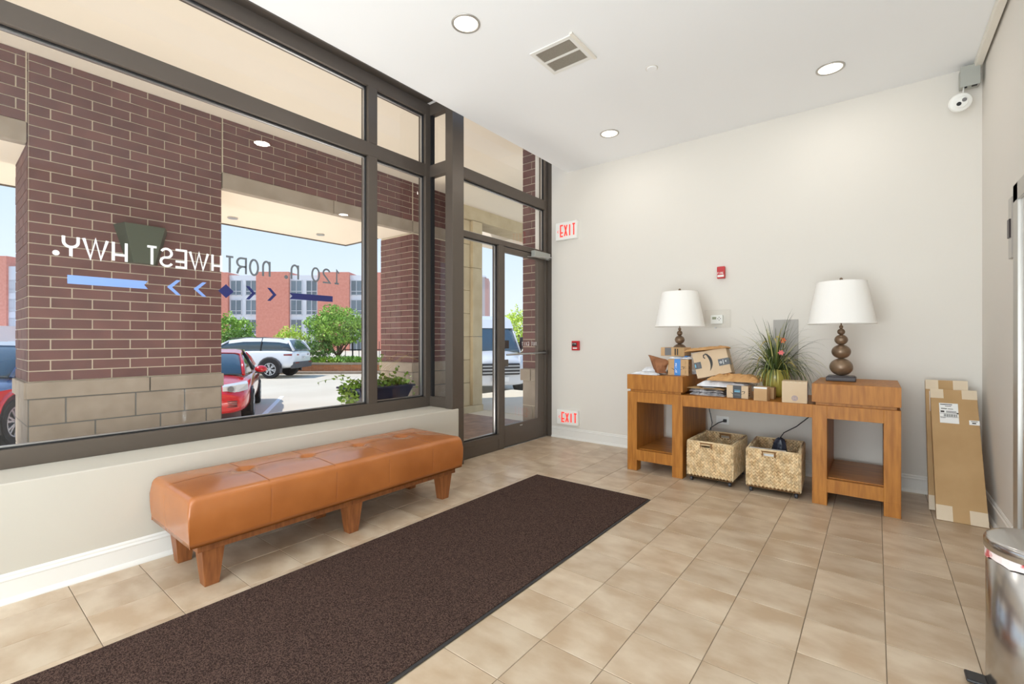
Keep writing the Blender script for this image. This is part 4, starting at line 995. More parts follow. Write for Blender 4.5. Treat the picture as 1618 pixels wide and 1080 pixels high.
# sides follow the rim downwards
rim = [(grid[i][0]) for i in range(len(xs))]+[grid[-1][j] for j in range(1, len(ys))]+[grid[i][-1] for i in range(len(xs)-2, -1, -1)]+[grid[0][j] for j in range(len(ys)-2, 0, -1)]
prev = rim
for kz in range(1, 9):
    f = kz/8; cur = []
    for v in rim:
        z = v.co.z*(1-f)+bz0*f; bl = bulge(z)*.30-(.005*f*f)
        x, y = v.co.x, v.co.y; nx_ = 0; ny_ = 0
        if abs(x-bx0) < 1e-4: nx_ = -1
        if abs(x-bx1) < 1e-4: nx_ = 1
        if abs(y-by0) < 1e-4: ny_ = -1
        if abs(y-by1) < 1e-4: ny_ = 1
        sg = 0
        if nx_ == 1:
            for s in seams_y: sg += .0012*math.exp(-((y-s)/.004)**2)
        if ny_ != 0: sg += .0012*math.exp(-((x+2.955)/.004)**2)
        cur.append(bm.verts.new((x+nx_*(bl-sg), y+ny_*(bl-sg), z)))
    n_ = len(rim)
    for k in range(n_): bm.faces.new((prev[k], prev[(k+1) % n_], cur[(k+1) % n_], cur[k]))
    prev = cur
bm.faces.new(prev)
finish('cushion', bm, 'leather', bn, world=True, smooth=True)
for a, b in btn:
    bm = bmesh.new(); lathe(bm, [(.014, 0), (.013, .004), (.006, .007), (.001, .008)], (a, b, dome(a, b)-.002), 14); finish('button', bm, 'leather', bn, world=True, smooth=True)
bm = bmesh.new()
for s in seams_y:
    tube(bm, [(x, s, dome(x, s)+.0006) for x in xs[3:-3:2]], .0011, 4)
    tube(bm, [(bx1+bulge(z)*.30-.0012-.005*((bz1-z)/(bz1-bz0))**2, s, z) for z in [bz1-.04-.02*k for k in range(9)]], .0011, 4)
tube(bm, [(-2.955, y, dome(-2.955, y)+.0006) for y in ys[4:-4:3]], .0011, 4)
finish('seam', bm, 'seam', bn, world=True)
box('frame', bx0+.03, bx1-.035, by0+.045, by1-.045, .192, .238, 'benchwood', bn, bevel=.003)
def leg(x, y):
    bm = bmesh.new(); a, b = .033, .052
    vx = lambda z, s: [(x-s, y-s, z), (x+s, y-s, z), (x+s, y+s, z), (x-s, y+s, z)]
    loft(bm, [vx(0, a), vx(.193, b)]); finish('leg', bm, 'benchwood', bn, world=True, bevel=.002)
for x in (-2.692, -3.09):
    for y in (.905, 1.72, 2.53): leg(x, y)

# ================================================================== CONSOLE TABLE
ct = thing('console_table', 'cherry wood console with two open pedestals along the back wall', 'console table', (-.875, 4.56, 0))
FY, BY = 4.200, 4.915
def pedestal(x0, x1):
    for a, b in ((x0, x0+.095), (x1-.095, x1)):
        box('side_panel', a, b, FY, BY, .100, .752, 'wood', ct, bevel=.002)
        for c, d in ((FY, FY+.10), (BY-.10, BY)): box('leg', a, b, c, d, 0, .100, 'wood', ct, bevel=.002)
    box('top_rail', x0+.095, x1-.095, FY, FY+.06, .655, .752, 'wood', ct, bevel=.001)
    box('top_rail', x0+.095, x1-.095, BY-.06, BY, .655, .752, 'wood', ct)
    box('inner_top', x0+.095, x1-.095, FY+.06, BY-.06, .70, .752, 'woodh', ct)
    box('bottom_rail', x0+.095, x1-.095, FY, FY+.05, .100, .200, 'wood', ct, bevel=.001)
    box('shelf', x0+.095, x1-.095, FY+.05, BY, .165, .205, 'woodh', ct)
    box('spacer', x0+.022, x1-.022, FY+.022, BY-.01, .752, .775, 'wood', ct)
    box('top_block', x0-.001, x1+.001, FY-.004, BY, .775, .915, ['wood'], ct, bevel=.0015)
pedestal(-1.888, -1.362); pedestal(-.385, .138)
box('bridge_top', -1.362, -.385, FY+.004, BY, .652, .752, 'wood', ct, bevel=.0015)

# ================================================================== TABLE LAMPS
def lamp(x, y, label):
    t = thing('table_lamp', label, 'lamp', (x, y, .9155), R(0), 'pair of table lamps on the console')
    bm = bmesh.new(); B(bm, -.098, .098, -.085, .085, 0, .034); finish('base', bm, 'lampbase', t, bevel=.004)
    bm = bmesh.new(); B(bm, -.088, .088, -.075, .075, .034, .042); finish('base_step', bm, 'lampbase', t, bevel=.002)
    z = .042
    for k, (r, h) in enumerate(((.080, .140), (.066, .114), (.046, .084), (.027, .052), (.014, .032))):
        bm = bmesh.new(); pr = [(max(.002, r*math.sin(PI*i/18)), z+h/2-h/2*math.cos(PI*i/18)) for i in range(19)]
        lathe(bm, pr, (0, 0, 0), 32); finish('sphere', bm, 'lampbronze', t, smooth=True); z += h-.003
    bm = bmesh.new(); lathe(bm, [(.005, z-.01), (.005, .815)], (0, 0, 0), 8); finish('stem', bm, 'lampbronze', t)
    bm = bmesh.new(); n = 48; ro, ri = [], []
    prof = [(.232, .462), (.168, .800)]
    rings = lathe(bm, [(.232, .462), (.168, .800), (.1655, .800), (.2295, .462)], (0, 0, 0), n, cap=False)
    for k in range(n): bm.faces.new((rings[3][k], rings[3][(k+1) % n], rings[0][(k+1) % n], rings[0][k]))
    sh_ = finish('shade', bm, 'shade', t, smooth=True); sh_.modifiers.new('edges', 'EDGE_SPLIT')
    bm = bmesh.new()
    for rr_, zz_ in ((.2325, .4625), (.1685, .7995)):
        bm = bmesh.new(); tube(bm, [(rr_*math.cos(2*PI*k/40), rr_*math.sin(2*PI*k/40), zz_) for k in range(41)], .0022, 5, cap=False)
        finish('shade_rim', bm, 'shade', t)
    bm = bmesh.new()
    for k in range(3): a = 2*PI*k/3; tube(bm, [(0, 0, .795), (.166*math.cos(a), .166*math.sin(a), .797)], .002, 5)
    finish('spider', bm, 'alu', t)
    bm = bmesh.new(); lathe(bm, [(.004, .80), (.006, .812), (.012, .818), (.012, .828), (.004, .836)], (0, 0, 0), 16); finish('finial', bm, 'lampbronze', t, smooth=True)
lamp(-.222, 4.60, 'right table lamp with stacked brown spheres, fully visible beside the plant')
lamp(-1.520, 4.60, 'left table lamp with stacked brown spheres, half hidden behind parcels')

# ================================================================== PARCELS
def parcel(name, label, cx, cy, z, w, d, h, rz, m, cat='box', rot=None):
    t = thing(name, label, cat, (cx, cy, z), rz)
    if rot: t.rotation_euler = rot
    bm = bmesh.new(); B(bm, -w/2, w/2, -d/2, d/2, 0, h); finish('carton', bm, m, t, bevel=.002)
    bm = bmesh.new(); B(bm, -w/2+.002, w/2-.002, -.0008, .0008, h, h+.0006); finish('flap_seam', bm, 'ink', t)
    return t
def patch(t, name, x0, x1, z0, z1, d, m, lab=None, off=.0012):
    return box(name, x0, x1, -d/2-off, -d/2-.0002, z0, z1, m, t, world=False, label=lab)
def smile(t, x, z, s, d, rot=0, m='ink'):
    """curved arrow mark on the front face"""
    bm = bmesh.new(); N_ = 14; c, sn = math.cos(rot), math.sin(rot)
    up, lo = [], []
    for k in range(N_+1):
        a = R(205+130*k/N_); wv = .10*math.sin(PI*min(1, k/N_*1.15))+.015
        up.append((math.cos(a)*(1-wv/2), .25+math.sin(a)*(.62-wv/2))); lo.append((math.cos(a)*(1+wv/2), .25+math.sin(a)*(.62+wv/2)))
    def T(p): return (x+s*(p[0]*c-p[1]*sn), -d/2-.0014, z+s*(p[0]*sn+p[1]*c))
    for k in range(N_):
        q = [T(up[k]), T(up[k+1]), T(lo[k+1]), T(lo[k])]; bm.faces.new([bm.verts.new(p) for p in q])
    for pl in ([(.62, .20), (.98, .20), (1.02, .16), (.62, .10)], [(.98, .20), (1.06, .16), (.92, -.22), (.86, -.18)]):
        bm.faces.new([bm.verts.new(T(p)) for p in pl])
    return finish('arrow_print', bm, m, t)
# crumpled flat mailers
def mailer(name, label, cx, cy, z, w, d, h, rz, m, seed, cat='envelope', crum=.012, rot=None, tipx=0):
    rnd = random.Random(seed); t = bpy.data.objects.new(name, None); 
    bm = bmesh.new(); nx, ny = 16, 10; top = []; bot = []
    for i in range(nx+1):
        rt, rb = [], []
        for j in range(ny+1):
            u, v = i/nx, j/ny; e_ = min(u, 1-u, v, 1-v)*2; pf = min(1, e_*3)**.6
            wob = .010*math.sin(v*9+seed)+.008*math.sin(u*11+seed*2)
            x = (u-.5)*w+(wob if 0 < v < 1 else wob*.6); y = (v-.5)*d+(.008*math.sin(u*8+seed) if 1 else 0)
            zb = .0 if e_ > 0 else .001
            lift = tipx*(u-.5)
            zt = h*(.25+.75*pf)+rnd.uniform(-crum, crum)*pf*(.6)
            zt = max(zt, .003)
            rt.append(bm.verts.new((x, y, zt+lift*0))); rb.append(bm.verts.new((x, y, zb)))
        top.append(rt); bot.append(rb)
    for i in range(nx):
        for j in range(ny):
            bm.faces.new((top[i][j], top[i+1][j], top[i+1][j+1], top[i][j+1])); bm.faces.new((bot[i][j+1], bot[i+1][j+1], bot[i+1][j], bot[i][j]))
    for i in range(nx):
        bm.faces.new((bot[i][0], bot[i+1][0], top[i+1][0], top[i][0])); bm.faces.new((top[i][-1], top[i+1][-1], bot[i+1][-1], bot[i][-1]))
    for j in range(ny):
        bm.faces.new((top[0][j], top[0][j+1], bot[0][j+1], bot[0][j])); bm.faces.new((bot[-1][j], bot[-1][j+1], top[-1][j+1], top[-1][j]))
    o = finish(name, bm, m); bpy.data.objects.remove(t)
    o.location = (cx, cy, z); o.rotation_euler = rot if rot else (0, 0, rz)
    tag(o, label, cat); return o
BZ = .7525; TZ = .9155
# on the bridge
p = parcel('shipping_box', 'pale cardboard box with round purple stamp, rightmost on the bridge', -.508, 4.235+.06, BZ, .170, .165, .168, R(4), 'cardpale')
bm = bmesh.new(); strokes(bm, [arc(0, 0, .019, .019, 0, 360, 20), arc(0, 0, .011, .011, 0, 360, 14), [(0, -.009), (0, .009)]], (.002, -.0826, .038), (1, 0, 0), (0, 0, 1), (0, -1, 0), .0035); finish('round_stamp', bm, 'purpleink', p)
box('side_tape', .0852, .0862, -.06, .06, .01, .15, 'purpleink', p, world=False)
for k in range(5): patch(p, 'edge_wear', -.06+.03*k, -.045+.03*k, .160, .166, .165, 'tape')
p = parcel('shipping_box', 'small plain tan box between the smile box and the stamped box', -.735, 4.245, BZ, .098, .10, .112, R(-4), 'card')
patch(p, 'tape', -.048, .049, .098, .112, .10, 'paper')
p = parcel('shipping_box', 'smallest tan box, partly hidden behind the plain tan box', -.705, 4.42, BZ, .075, .10, .095, R(0), 'card')
p = parcel('shipping_box', 'small box with dark tape across a smile arrow, front of bridge', -.922, 4.325, BZ, .170, .13, .106, R(-2), 'cardpale')
patch(p, 'black_tape', -.032, .030, .001, .106, .13, 'blacktape'); smile(p, 0.0, .050, .058, .13)
patch(p, 'black_tape', -.034, .032, .001, .106, .13, 'blacktape', off=.002)
for zz_, hh_, mm_ in ((.066, .004, 'paleblue'), (.052, .008, 'paleblue'), (.026, .004, 'greyink')): patch(p, 'tape_print', -.022, .022, zz_, zz_+hh_, .13, mm_, off=.0026)
for k in range(4): box('side_print', .0852, .0860, -.045, -.02, .02+k*.018, .032+k*.018, 'ink', p, world=False)
# mailer pile
mailer('poly_mailer', 'crumpled grey plastic mailer at the bottom of the bridge pile', -1.185, 4.40, BZ, .30, .22, .030, R(-3), 'polygray', 1, crum=.02)
mailer('poly_mailer', 'grey plastic mailer second from the bottom of the bridge pile', -1.195, 4.40, BZ+.032, .28, .22, .022, R(2), 'polygray', 2, crum=.014)
o = mailer('padded_envelope', 'flat brown cardboard mailer in the middle of the bridge pile', -1.18, 4.40, BZ+.058, .33, .24, .012, R(-4), 'carddark', 3, crum=.002)
bm = bmesh.new(); B(bm, -.03, .07, -.115, -.02, .0130, .0138); finish('address_label', bm, 'paper', o)
mailer('poly_mailer', 'white plastic mailer under the big tilted box', -1.05, 4.42, BZ+.082, .42, .26, .045, R(-2), 'poly', 4, crum=.014)
mailer('padded_envelope', 'crumpled tan paper envelope overlapping the plant pot', -.965, 4.40, BZ+.135, .40, .24, .050, R(-4), 'kraft', 6, crum=.03)
# big tilted box
bb = thing('shipping_box', 'large tilted cardboard box with a curved arrow and black tape ends', 'box', (-1.279, 4.36, .893)); bb.rotation_euler = (R(-6), R(-13.5), R(6))
W_, D_, H_ = .292, .205, .232
bm = bmesh.new(); B(bm, 0, W_, 0, D_, 0, H_); finish('carton', bm, 'cardpale', bb, bevel=.002)
def bp(name, x0, x1, z0, z1, m, off=.0014): return box(name, x0, x1, -off, -.0002, z0, z1, m, bb, world=False)
bp('black_tape', 0, .058, .085, .145, 'blacktape'); bp('black_tape', .205, W_, .075, .135, 'blacktape')
box('black_tape', W_, W_+.0012, 0, D_*.55, .075, .135, 'blacktape', bb, world=False); bp('tape_print', .003, .012, .10, .13, 'paleblue', .002)
bm = bmesh.new(); strokes(bm, [arc(.225, .105, .008, .008, 0, 360, 14), [(.245, .085), (.245, .125)], [(.272, .10), (.262, .108), (.272, .116)]], (0, -.0016, 0), (1, 0, 0), (0, 0, 1), (0, -1, 0), .004); finish('tape_print', bm, 'paper', bb)
bm = bmesh.new(); strokes(bm, [[(.03, .095), (.03, .135)], [(.04, .095), (.04, .135)]], (0, -.0016, 0), (1, 0, 0), (0, 0, 1), (0, -1, 0), .003); finish('tape_print', bm, 'greyink', bb)
# curved arrow (turned on its side)
bm = bmesh.new(); N_ = 16; up = []; lo = []
for k in range(N_+1):
    a = R(62-112*k/N_); wv = .020*math.sin(PI*(k/N_)**.8)*1+.004
    up.append((.075+.072*math.cos(a)+wv/2, .125+.098*math.sin(a))); lo.append((.075+.072*math.cos(a)-wv/2, .125+.098*math.sin(a)))
for k in range(N_): bm.faces.new([bm.verts.new((q[0], -.0016, q[1])) for q in (up[k], up[k+1], lo[k+1], lo[k])])
strokes(bm, [[(.103, .165), (.092, .178), (.095, .198), (.118, .203), (.130, .198)]], (0, -.0014, 0), (1, 0, 0), (0, 0, 1), (0, -1, 0), .009, .0004)
finish('arrow_print', bm, 'ink', bb)
mailer('padded_envelope', 'tan paper envelope lying on top of the large tilted box', -1.215, 4.46, 1.150, .37, .20, .026, 0, 'kraft', 9, crum=.010, rot=(R(-4), R(-7), R(4)))
# on the left pedestal
p = parcel('shipping_box', 'box with bright blue tape and smile arrow on the left pedestal', -1.452, 4.40, TZ, .185, .15, .150, R(5), 'card')
smile(p, -.004, .072, .060, .15); patch(p, 'blue_tape', -.032, .024, .001, .150, .15, 'blue', off=.0024); box('blue_tape', -.032, .024, -.075, .075, .1502, .1512, 'blue', p, world=False)
bm = bmesh.new(); write(bm, 'prime', (-.010, -.0776, .030), (0, 0, 1), (-1, 0, 0), (0, -1, 0), .016, .012, .006, .003, .0003); finish('tape_print', bm, 'paper', p)
for k in range(3):
    patch(p, 'side_print', .062, .074, .02+k*.042, .05+k*.042, .15, 'carddark', off=.001); box('side_print', .0930, .0938, -.05, -.03, .02+k*.042, .045+k*.042, 'ink', p, world=False)
mailer('poly_mailer', 'white plastic mailer with blue print behind the blue-taped box', -1.50, 4.64, TZ, .34, .13, .035, R(0), 'poly', 21)
p2 = mailer('poly_mailer', 'rolled white and blue mailer lying on the blue-taped box', -1.44, 4.405, TZ+.152, .20, .10, .022, R(-5), 'poly', 22, crum=.012)
bm = bmesh.new(); B(bm, .035, .075, -.045, .04, .0235, .03); finish('blue_print', bm, 'blue', p2)
p = parcel('shipping_box', 'box with purple grey print, stacked behind the brown paper bag', -1.545, 4.53, TZ+.165, .235, .14, .082, R(-8), 'card')
p.location = (-1.50, 4.43, TZ+.178)
patch(p, 'round_print', -.075, -.01, .006, .079, .14, 'greyink'); patch(p, 'carton_end', .02, .116, .0, .0815, .14, 'carddark')
for k in range(2): patch(p, 'side_print', .025+.022*k, .036+.022*k, .01, .07, .14, 'ink', off=.002)
mailer('poly_mailer', 'white plastic mailer lying at the front left of the left pedestal', -1.72, 4.32, TZ, .26, .20, .022, R(-6), 'poly', 31)
mailer('poly_mailer', 'puffy white mailer on top at the far left end', -1.72, 4.42, TZ+.024, .20, .16, .035, R(12), 'poly', 32)
# brown paper bag, crumpled wedge
bm = bmesh.new(); rnd = random.Random(5)
sec = [(.0, .048, .035), (.03, .056, .045), (.07, .066, .05), (.10, .078, .045), (.13, .088, .034), (.145, .090, .010)]
rings = []
for z, a, b in sec:
    rings.append([((a+rnd.uniform(-.012, .012))*math.cos(2*PI*k/14)+z*-.15, (b+rnd.uniform(-.008, .008))*math.sin(2*PI*k/14), z+rnd.uniform(-.006, .006)*(z > 0)-.022*(z/.145)*math.cos(2*PI*k/14)) for k in range(14)])
loft(bm, rings); o = finish('paper_bag', bm, 'kraftdark'); o.location = (-1.60, 4.30, TZ+.020); tag(o, 'crumpled brown paper bag left of the blue-taped box', 'bag')

# ================================================================== POTTED GRASS
pl = thing('potted_grass', 'yellow green pot of spiky arching grass on the console bridge', 'plant', (-.69, 4.60, BZ))
bm = bmesh.new(); lathe(bm, [(.060, 0), (.082, .05), (.104, .12), (.112, .18), (.108, .222), (.113, .228), (.113, .238), (.103, .238), (.098, .21)], (0, 0, 0), 40); finish('pot', bm, 'pot', pl, smooth=True)
bm = bmesh.new(); lathe(bm, [(.100, .212), (.100, .222), (.02, .226)], (0, 0, 0), 24); finish('soil', bm, 'soil', pl)
rnd = random.Random(11)
def blade(length, az, el, droop, wd, m, nm='leaf'):
    bm = bmesh.new(); n = 8; p = Vector((.05*math.cos(az)*rnd.uniform(.2, 1.3), .05*math.sin(az), .225)); dirv = Vector((math.cos(az)*math.cos(el), math.sin(az)*math.cos(el), math.sin(el)))
    side = Vector((-math.sin(az), math.cos(az), 0)); pts = []
    for k in range(n+1):
        f = k/n; w_ = wd*(1-f)**.6*(.5+min(1, f*4)*.5)
        pts.append((p.copy(), w_)); p = p+dirv*length/n; dirv = (dirv+Vector((0, 0, -droop/n*(1+f*1.6)))).normalized()
    vs = [(bm.verts.new(q-side*w_), bm.verts.new(q+Vector((0, 0, -w_*.35))), bm.verts.new(q+side*w_)) for q, w_ in pts]
    for a, b in zip(vs, vs[1:]):
        bm.faces.new((a[0], a[1], b[1], b[0])); bm.faces.new((a[1], a[2], b[2], b[1]))
    finish(nm, bm, m, pl, smooth=True)
for k in range(230):
    az = rnd.uniform(0, 2*PI); el = R(rnd.uniform(22, 88)); L_ = rnd.uniform(.30, .56)
    if math.sin(az) > .35: L_ = min(L_, .42)     # keep clear of the wall
    dr = rnd.uniform(1.3, 2.6) if el < R(55) else rnd.uniform(.5, 2.2)
    if el < R(40): L_ *= .8
    blade(L_, az, el, dr, rnd.uniform(.0036, .0066), 'bladeyel' if rnd.random() < .22 else 'blade')
for k in range(9): blade(rnd.uniform(.44, .54), rnd.uniform(0, 2*PI), R(rnd.uniform(62, 84)), .3, .0024, 'blade')
for k in range(22): blade(rnd.uniform(.2, .32), rnd.uniform(-PI, 0), R(rnd.uniform(5, 35)), rnd.uniform(2.0, 3.4), .0045, 'bladeyel' if k % 3 == 0 else 'blade')
for (x, y, z, dx, dz) in ((.02, -.06, .52, .05, -.07), (-.06, -.05, .48, -.05, -.08), (-.10, -.08, .34, -.03, -.09), (.10, -.05, .30, .06, -.06), (.0, -.04, .50, .02, -.1)):
    bm = bmesh.new()
    for q in range(9): 
        f = q/8; bmesh.ops.create_icosphere(bm, subdivisions=1, radius=.008*(1-.4*f), matrix=Matrix.Translation((x+dx*f, y-.01*f, z+dz*f*f+.02*f)))
    finish('seed_head', bm, 'seedhead', pl)
for (x, y, z, m) in ((.065, -.06, .49, 'orangeflower'), (.055, -.09, .385, 'pinkflower')):
    bm = bmesh.new()
    for q in range(6):
        a = q*PI/3; c0 = Vector((x, y, z)); u = Vector((math.cos(a), -.35, math.sin(a))); v = Vector((-math.sin(a), 0, math.cos(a)))
        bm.faces.new([bm.verts.new(c0+w_) for w_ in (Vector((0, 0, 0)), u*.014+v*.008, u*.028, u*.014-v*.008)])
    finish('flower', bm, m, pl)

# ================================================================== BASKETS
def basket(cx, cy, w_, d_, rz, label):
    t = thing('wicker_basket', label, 'basket', (cx, cy, 0), rz, 'rolling baskets under the console')
    z0, z1 = .050, .357; tk = .014
    for (a, b, c, d, nm) in ((-w_/2+.004, w_/2-.004, -d_/2+.004, -d_/2+tk, 'front'), (-w_/2+.004, w_/2-.004, d_/2-tk, d_/2-.004, 'back'), (-w_/2+.004, -w_/2+tk, -d_/2+.004, d_/2-.004, 'side'), (w_/2-tk, w_/2-.004, -d_/2+.004, d_/2-.004, 'side')):
        if nm in ('front', 'back'):
            bm = bmesh.new(); hx = .038; hz0, hz1 = z1-.052, z1-.024; hc = -.03 if nm == 'front' else 0
            B(bm, a, hc-hx, c, d, z0, z1-.004); B(bm, hc+hx, b, c, d, z0, z1-.004); B(bm, hc-hx, hc+hx, c, d, z0, hz0); B(bm, hc-hx, hc+hx, c, d, hz1, z1-.004)
            finish('wall_panel', bm, 'wickerin', t)
        else: box('wall_panel', a, b, c, d, z0, z1-.004, 'wickerin', t, world=False)
    box('bottom_panel', -w_/2+.004, w_/2-.004, -d_/2+.004, d_/2-.004, z0-.004, z0+.008, 'wickerin', t, world=False)
    # woven stitches
    bm = bmesh.new(); rnd_ = random.Random(int(cx*100))
    def lobe(c, u, v, n, s):      # almond shaped strand, u long axis, v short, n outwards
        P = [c-u*s, c-u*s*.3+v*s*.42, c+u*s*.5+v*s*.40, c+u*s, c+u*s*.5-v*s*.34, c-u*s*.3-v*s*.40]; tp = [q+n*.009 for q in (c-u*s*.5, c+u*s*.6)]
        vv = [bm.verts.new(q) for q in P]; t0, t1 = bm.verts.new(tp[0]), bm.verts.new(tp[1])
        for f in ((vv[0], vv[1], t0), (vv[1], vv[2], t1, t0), (vv[2], vv[3], t1), (vv[3], vv[4], t1), (vv[4], vv[5], t0, t1), (vv[5], vv[0], t0)): bm.faces.new(f)
    def face(o, ux, n, width, hc=None, inner=False):
        cols = int(width/.0262); pw_ = width/cols; rows = 11; ph = (z1-z0-.012)/rows
        for i in range(cols):
            for j in range(rows):
                cx_ = (i+.5)*pw_; zc = z0+.008+(j+.5)*ph
                if hc is not None and abs(cx_-hc) < .045 and z1-.058 < zc < z1-.016: continue
                for s in (-1, 1):
                    c = o+ux*(cx_+s*pw_*.25)+Vector((0, 0, zc)); u = (Vector((0, 0, 1))*.86-ux*s*.50).normalized(); v = n.cross(u)
                    lobe(c+n*rnd_.uniform(-.001, .0015), u, v, n, .0215*rnd_.uniform(.92, 1.08))
    X, Y = Vector((1, 0, 0)), Vector((0, 1, 0))
    face(Vector((-w_/2, -d_/2+.004, 0)), X, -Y, w_, w_/2-.03); face(Vector((-w_/2, d_/2-.004, 0)), X, Y, w_, w_/2)
    face(Vector((-w_/2+.004, -d_/2, 0)), Y, -X, d_); face(Vector((w_/2-.004, -d_/2, 0)), Y, X, d_)
    face(Vector((-w_/2, d_/2-tk, 0)), X, -Y, w_, w_/2); face(Vector((w_/2-tk, -d_/2, 0)), Y, -X, d_); face(Vector((-w_/2+tk, -d_/2, 0)), Y, X, d_)
    finish('weave', bm, 'wicker', t, kind='stuff')
    bm = bmesh.new()
    cs = [(-w_/2+.007, -d_/2+.007), (w_/2-.007, -d_/2+.007), (w_/2-.007, d_/2-.007), (-w_/2+.007, d_/2-.007)]
    for a, b in zip(cs, cs[1:]+cs[:1]): tube(bm, [(a[0], a[1], z1-.002), ((a[0]+b[0])/2, (a[1]+b[1])/2, z1-.001), (b[0], b[1], z1-.002)], .008, 8)
    finish('rim', bm, 'wicker', t, smooth=True)
    bm = bmesh.new(); hx = .038; hz0, hz1 = z1-.052, z1-.024
    for hc, yy in ((-.03, -d_/2+.005), (0, d_/2-.006)):
        tube(bm, [(hc-hx, yy, hz0), (hc+hx, yy, hz0), (hc+hx, yy, hz1), (hc-hx, yy, hz1), (hc-hx, yy, hz0)], .0055, 6)
    finish('handle_edge', bm, 'wicker', t)
    for sx_ in (-1, 1):
        for sy_ in (-1, 1):
            bm = bmesh.new(); x, y = sx_*(w_/2-.03), sy_*(d_/2-.035)
            lathe(bm, [(.012, -.012), (.020, -.010), (.021, 0), (.020, .010), (.012, .012)], (x, y, .021), 16, 'X'); cst = finish('caster', bm, 'caster', t, smooth=True)
            bm = bmesh.new(); lathe(bm, [(.006, .03), (.006, .047)], (x, y, 0), 8); finish('caster_stem', bm, 'alu', cst)
    return t
b1 = basket(-1.132, 4.465, .375, .55, 0, 'left woven rush basket on casters under the console')
b2 = basket(-.665, 4.475, .380, .55, R(3), 'right woven rush basket on casters holding a black bag')
# contents of right basket
o = box('paper_stack', -.17, .09, -.255, -.225, .10, .362, 'paper', None); o.location = (-.665, 4.475, 0); o.rotation_euler = (0, 0, R(3)); tag(o, 'white paper envelope standing in the front of the right basket', 'paper')
bm = bmesh.new(); rnd = random.Random(8); rings = []
for z, a, b in ((.07, .05, .05), (.20, .06, .06), (.33, .055, .05), (.39, .05, .04), (.425, .035, .03), (.438, .012, .01)):
    rings.append([(a*rnd.uniform(.8, 1.15)*math.cos(2*PI*k/10), b*rnd.uniform(.8, 1.15)*math.sin(2*PI*k/10), z+rnd.uniform(-.006, .006)) for k in range(10)])
loft(bm, rings); o = finish('plastic_bag', bm, 'bag'); o.location = (-.625, 4.385, 0); tag(o, 'black plastic bag sticking out of the right basket', 'bag')

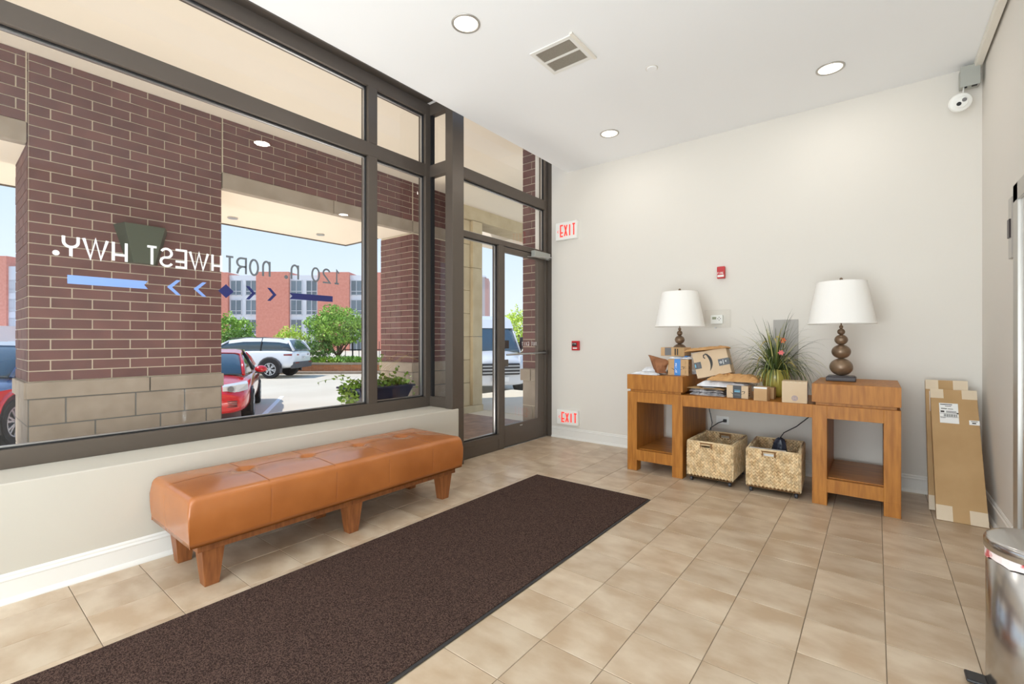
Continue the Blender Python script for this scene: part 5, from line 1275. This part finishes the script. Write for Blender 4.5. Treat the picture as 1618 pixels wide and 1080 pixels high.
# ================================================================== LEANING BOXES
def leaning(label, x0, x1, yb, yt, ztop, h, thick, rollz, m, labels, xshift=0):
    t = thing('flat_box', label, 'box', ((x0+x1)/2, yb, .004), 0)
    ang = math.asin(min(.99, (yt-yb)/h)); t.rotation_euler = (-ang, 0, 0)
    t.rotation_euler = Euler((-ang, xshift, rollz))
    w_ = x1-x0
    bm = bmesh.new(); B(bm, -w_/2, w_/2, 0, thick, 0, h); finish('carton', bm, m, t, bevel=.003)
    for a, b, c, d in ((-w_/2, -w_/2+.075, h-.075, h), (w_/2-.082, w_/2, h-.075, h), (-w_/2, -w_/2+.085, 0, .105), (w_/2-.088, w_/2, 0, .095)):
        box('corner_tape', a, b, -.0012, -.0002, c, d, 'tape', t, world=False)
    box('end_tape', -w_/2, -w_/2+.075, 0, thick, h, h+.0008, 'tape', t, world=False); box('end_tape', w_/2-.082, w_/2, 0, thick, h, h+.0008, 'tape', t, world=False)
    if labels:
        lb_ = box('shipping_label', -.082, .022, -.0016, -.0004, h-.275, h-.115, 'paper', t, world=False)
        bm = bmesh.new()
        def q(x0_, x1_, z0_, z1_): B(bm, x0_, x1_, -.0020, -.0014, z0_, z1_)
        hb = h-.275
        for k in range(18): q(-.060+k*.0042, -.060+k*.0042+(.0026 if k % 3 else .0012), hb+.052, hb+.072)
        q(-.080, .020, hb+.047, hb+.049); q(-.080, .020, hb+.076, hb+.078); q(-.076, -.055, hb+.085, hb+.098); q(-.045, .012, hb+.084, hb+.088); q(-.045, .010, hb+.093, hb+.097)
        q(-.072, -.04, hb+.112, hb+.118); q(-.036, -.006, hb+.112, hb+.116); q(-.076, -.01, hb+.146, hb+.152); q(-.05, -.015, hb+.134, hb+.138); q(-.078, -.05, hb+.04, hb+.043); q(.012, .022, hb+.076, hb+.086)
        finish('print', bm, 'ink', lb_)
        l2 = box('small_label', .075, w_/2+.001, -.0016, -.0004, h-.275, h-.240, 'paper', t, world=False)
        bm = bmesh.new(); B(bm, .085, w_/2-.01, -.0021, -.0015, h-.250, h-.246); B(bm, .09, w_/2-.018, -.0021, -.0015, h-.266, h-.257); finish('print', bm, 'ink', l2)
    else:
        lb_ = box('shipping_label', -w_/2+.022, -w_/2+.10, -.0016, -.0004, h-.25, h-.09, 'paper', t, world=False)
        bm = bmesh.new()
        for k in range(12): B(bm, -w_/2+.03, -w_/2+.045, -.0021, -.0015, h-.23+k*.011, h-.225+k*.011)
        finish('print', bm, 'greyink', lb_)
    return t
leaning('front tall flat cardboard box with white shipping label leaning in the corner', .330, .588, 4.345, 4.84, .885, .995, .055, 0, 'carddark', True)
leaning('rear tall flat cardboard box leaning behind the labelled one', .305, .545, 4.56, 4.885, .94, .985, .05, 0, 'carddark', False)

# ================================================================== TRASH CAN
tcn = thing('trash_can', 'round brushed steel pedal bin with red and white liner at right edge', 'trash can', (.462, 2.37, 0))
bm = bmesh.new(); lathe(bm, [(.148, .012), (.150, .02), (.150, .498), (.146, .498)], (0, 0, 0), 56, cap=False); finish('body', bm, 'steel', tcn, smooth=True)
bm = bmesh.new(); lathe(bm, [(.150, 0), (.152, .004), (.152, .016), (.149, .018)], (0, 0, 0), 48); finish('base_ring', bm, 'plastic_b', tcn)
bm = bmesh.new(); lathe(bm, [(.154, .505), (.156, .510), (.156, .538), (.151, .547), (.140, .549), (.06, .556), (.002, .557)], (0, 0, 0), 56); finish('lid', bm, 'steel', tcn, smooth=True)
bm = bmesh.new(); rnd = random.Random(2); rr_ = [[((.1515+rnd.uniform(0, .003))*math.cos(2*PI*k/40), (.1515+rnd.uniform(0, .003))*math.sin(2*PI*k/40), z+(rnd.uniform(-.008, .006) if z < .5 else 0)) for k in range(40)] for z in (.478, .492, .507)]
loft(bm, rr_, cap=False); finish('bin_liner', bm, 'liner', tcn)
bm = bmesh.new(); B(bm, -.205, -.145, -.035, .035, .010, .022); finish('pedal', bm, 'plastic_b', tcn, bevel=.006)
